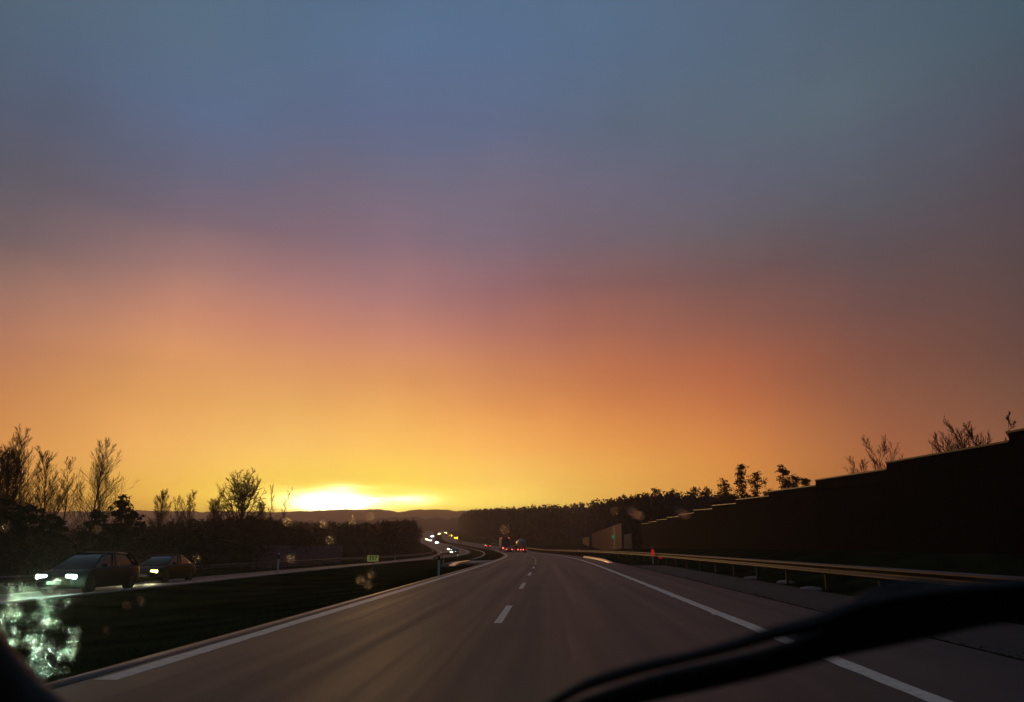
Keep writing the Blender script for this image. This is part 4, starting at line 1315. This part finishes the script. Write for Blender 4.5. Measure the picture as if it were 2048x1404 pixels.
def drop_verts(c, r, asp, ang, hgt=.6):
    a1 = np.cross(PN, [1.0, 0, 0]); a1 /= np.linalg.norm(a1); a0 = np.array([1.0, 0, 0])
    e0 = a0 * math.cos(ang) + a1 * math.sin(ang); e1 = -a0 * math.sin(ang) + a1 * math.cos(ang)
    V = []; Q = []; nr, na = 4, 12
    for j in range(nr + 1):
        ph = math.pi / 2 * j / nr
        for i in range(na):
            th = 2 * math.pi * i / na
            V.append(c + e0 * r * asp * math.cos(ph) * math.cos(th) + e1 * r * math.cos(ph) * math.sin(th) + PN * r * hgt * math.sin(ph))
    for j in range(nr):
        for i in range(na):
            k = (i + 1) % na
            Q.append((j * na + i, j * na + k, (j + 1) * na + k, (j + 1) * na + i))
    Q = np.array(Q)
    return np.array(V), Q


dl = [(722, 1158, 'orange raindrop blob on the windscreen over the dark median', 1.4), (736, 1167, 'raindrop blob right below its twin over the median', 1.4), (743, 1146, 'faint raindrop just below the yellow kilometre sign', 1.1),
      (583, 1115, 'round orange raindrop in front of the ribbed barrier', 1.3), (660, 1078, 'raindrop spot on the dark wood under the sun', 1.3), (195, 1056, 'orange raindrop above the nearest oncoming car', 1.4),
      (10, 1053, 'raindrop blob at the left frame edge', 1.5), (740, 1030, 'raindrop on the hill line right of the sun', 1.5), (395, 1115, 'small raindrop right of the second oncoming car', 1.0),
      (282, 1198, 'upper of the raindrops over the near grass', 1.5), (252, 1208, 'elongated raindrop over the near grass', 1.3), (212, 1258, 'lowest single raindrop on the dark grass', 1.2),
      (1268, 1022, 'larger smeared raindrop over the right hill', 3.6), (1362, 1022, 'smeared raindrop left of the wall skyline', 3.2), (1008, 1056, 'faint raindrop over the pine wood', 1.4), (1228, 1020, 'small raindrop over the right hill', 1.2),
      (575, 1040, 'raindrop on the left treetops near the sun', 1.6), (648, 1045, 'raindrop right under the sun', 1.5), (706, 1038, 'small raindrop between the sun and hill line', 1.3)]
for px, py, lb, r in dl:
    big = r > 3
    c = on_glass(px, py, 0)
    V_, Q_ = drop_verts(np.zeros(3), .001 * r * (.95 if big else 1.9), 3.2 if big else 1.15, .6 if big else 1.0)
    o = link('raindrop', fast_mesh('raindrop', V_, Q_), M_drop, smooth=True); o.location = c
    tag(o, lb, 'raindrop', 'raindrops on the windscreen')
g = np.random.default_rng(404)
Vs = []; Qs = []; nb = 0; k = 0
while k < 330:
    px = g.uniform(-5, 175); py = 1135 + 255 * g.random() ** .9
    lim = 1150 + (0 if px < 90 else (px - 90) * .2)
    if py < 1152 + g.random() * 25 or py > 1372: continue
    if px > 135 + 22 * math.sin(py * .05) + g.normal(0, 12): continue
    if py > 1290 + px * 1.1: continue
    # leave clumps
    if (math.sin(px * .09 + py * .02) + math.sin(py * .13 - px * .03)) < g.uniform(-1.4, 1.2): continue
    V_, Q_ = drop_verts(on_glass(px, py, 0), .001 * (.5 + 1.6 * g.random() ** 2), g.uniform(1, 2.0), g.uniform(-.5, .1))
    Vs.append(V_); Qs.append(Q_ + nb); nb += len(V_); k += 1
tag(link('rain_spray', fast_mesh('rain_spray', np.concatenate(Vs), np.concatenate(Qs)), M_drop2, smooth=True), 'spray of lit raindrops on the lower left windscreen', 'rain', kind='stuff')

# ------------------------------------------------------------------ evening haze
hz = MB().box(-3400, 3400, -60, 3300, -4, 118)
M_hz = bpy.data.materials.new('haze'); M_hz.use_nodes = True; th_ = M_hz.node_tree; th_.nodes.clear()
pv = th_.nodes.new('ShaderNodeVolumePrincipled'); pv.inputs['Color'].default_value = (1, .80, .68, 1)
pv.inputs['Density'].default_value = 0.00044; pv.inputs['Anisotropy'].default_value = 0.6
ho_ = th_.nodes.new('ShaderNodeOutputMaterial'); th_.links.new(pv.outputs[0], ho_.inputs['Volume'])
M_hz.cycles.homogeneous_volume = True if hasattr(M_hz.cycles, 'homogeneous_volume') else True
hzo = hz.build('haze', M_hz)
tag(hzo, 'thin warm evening haze over the land', 'haze', kind='stuff')
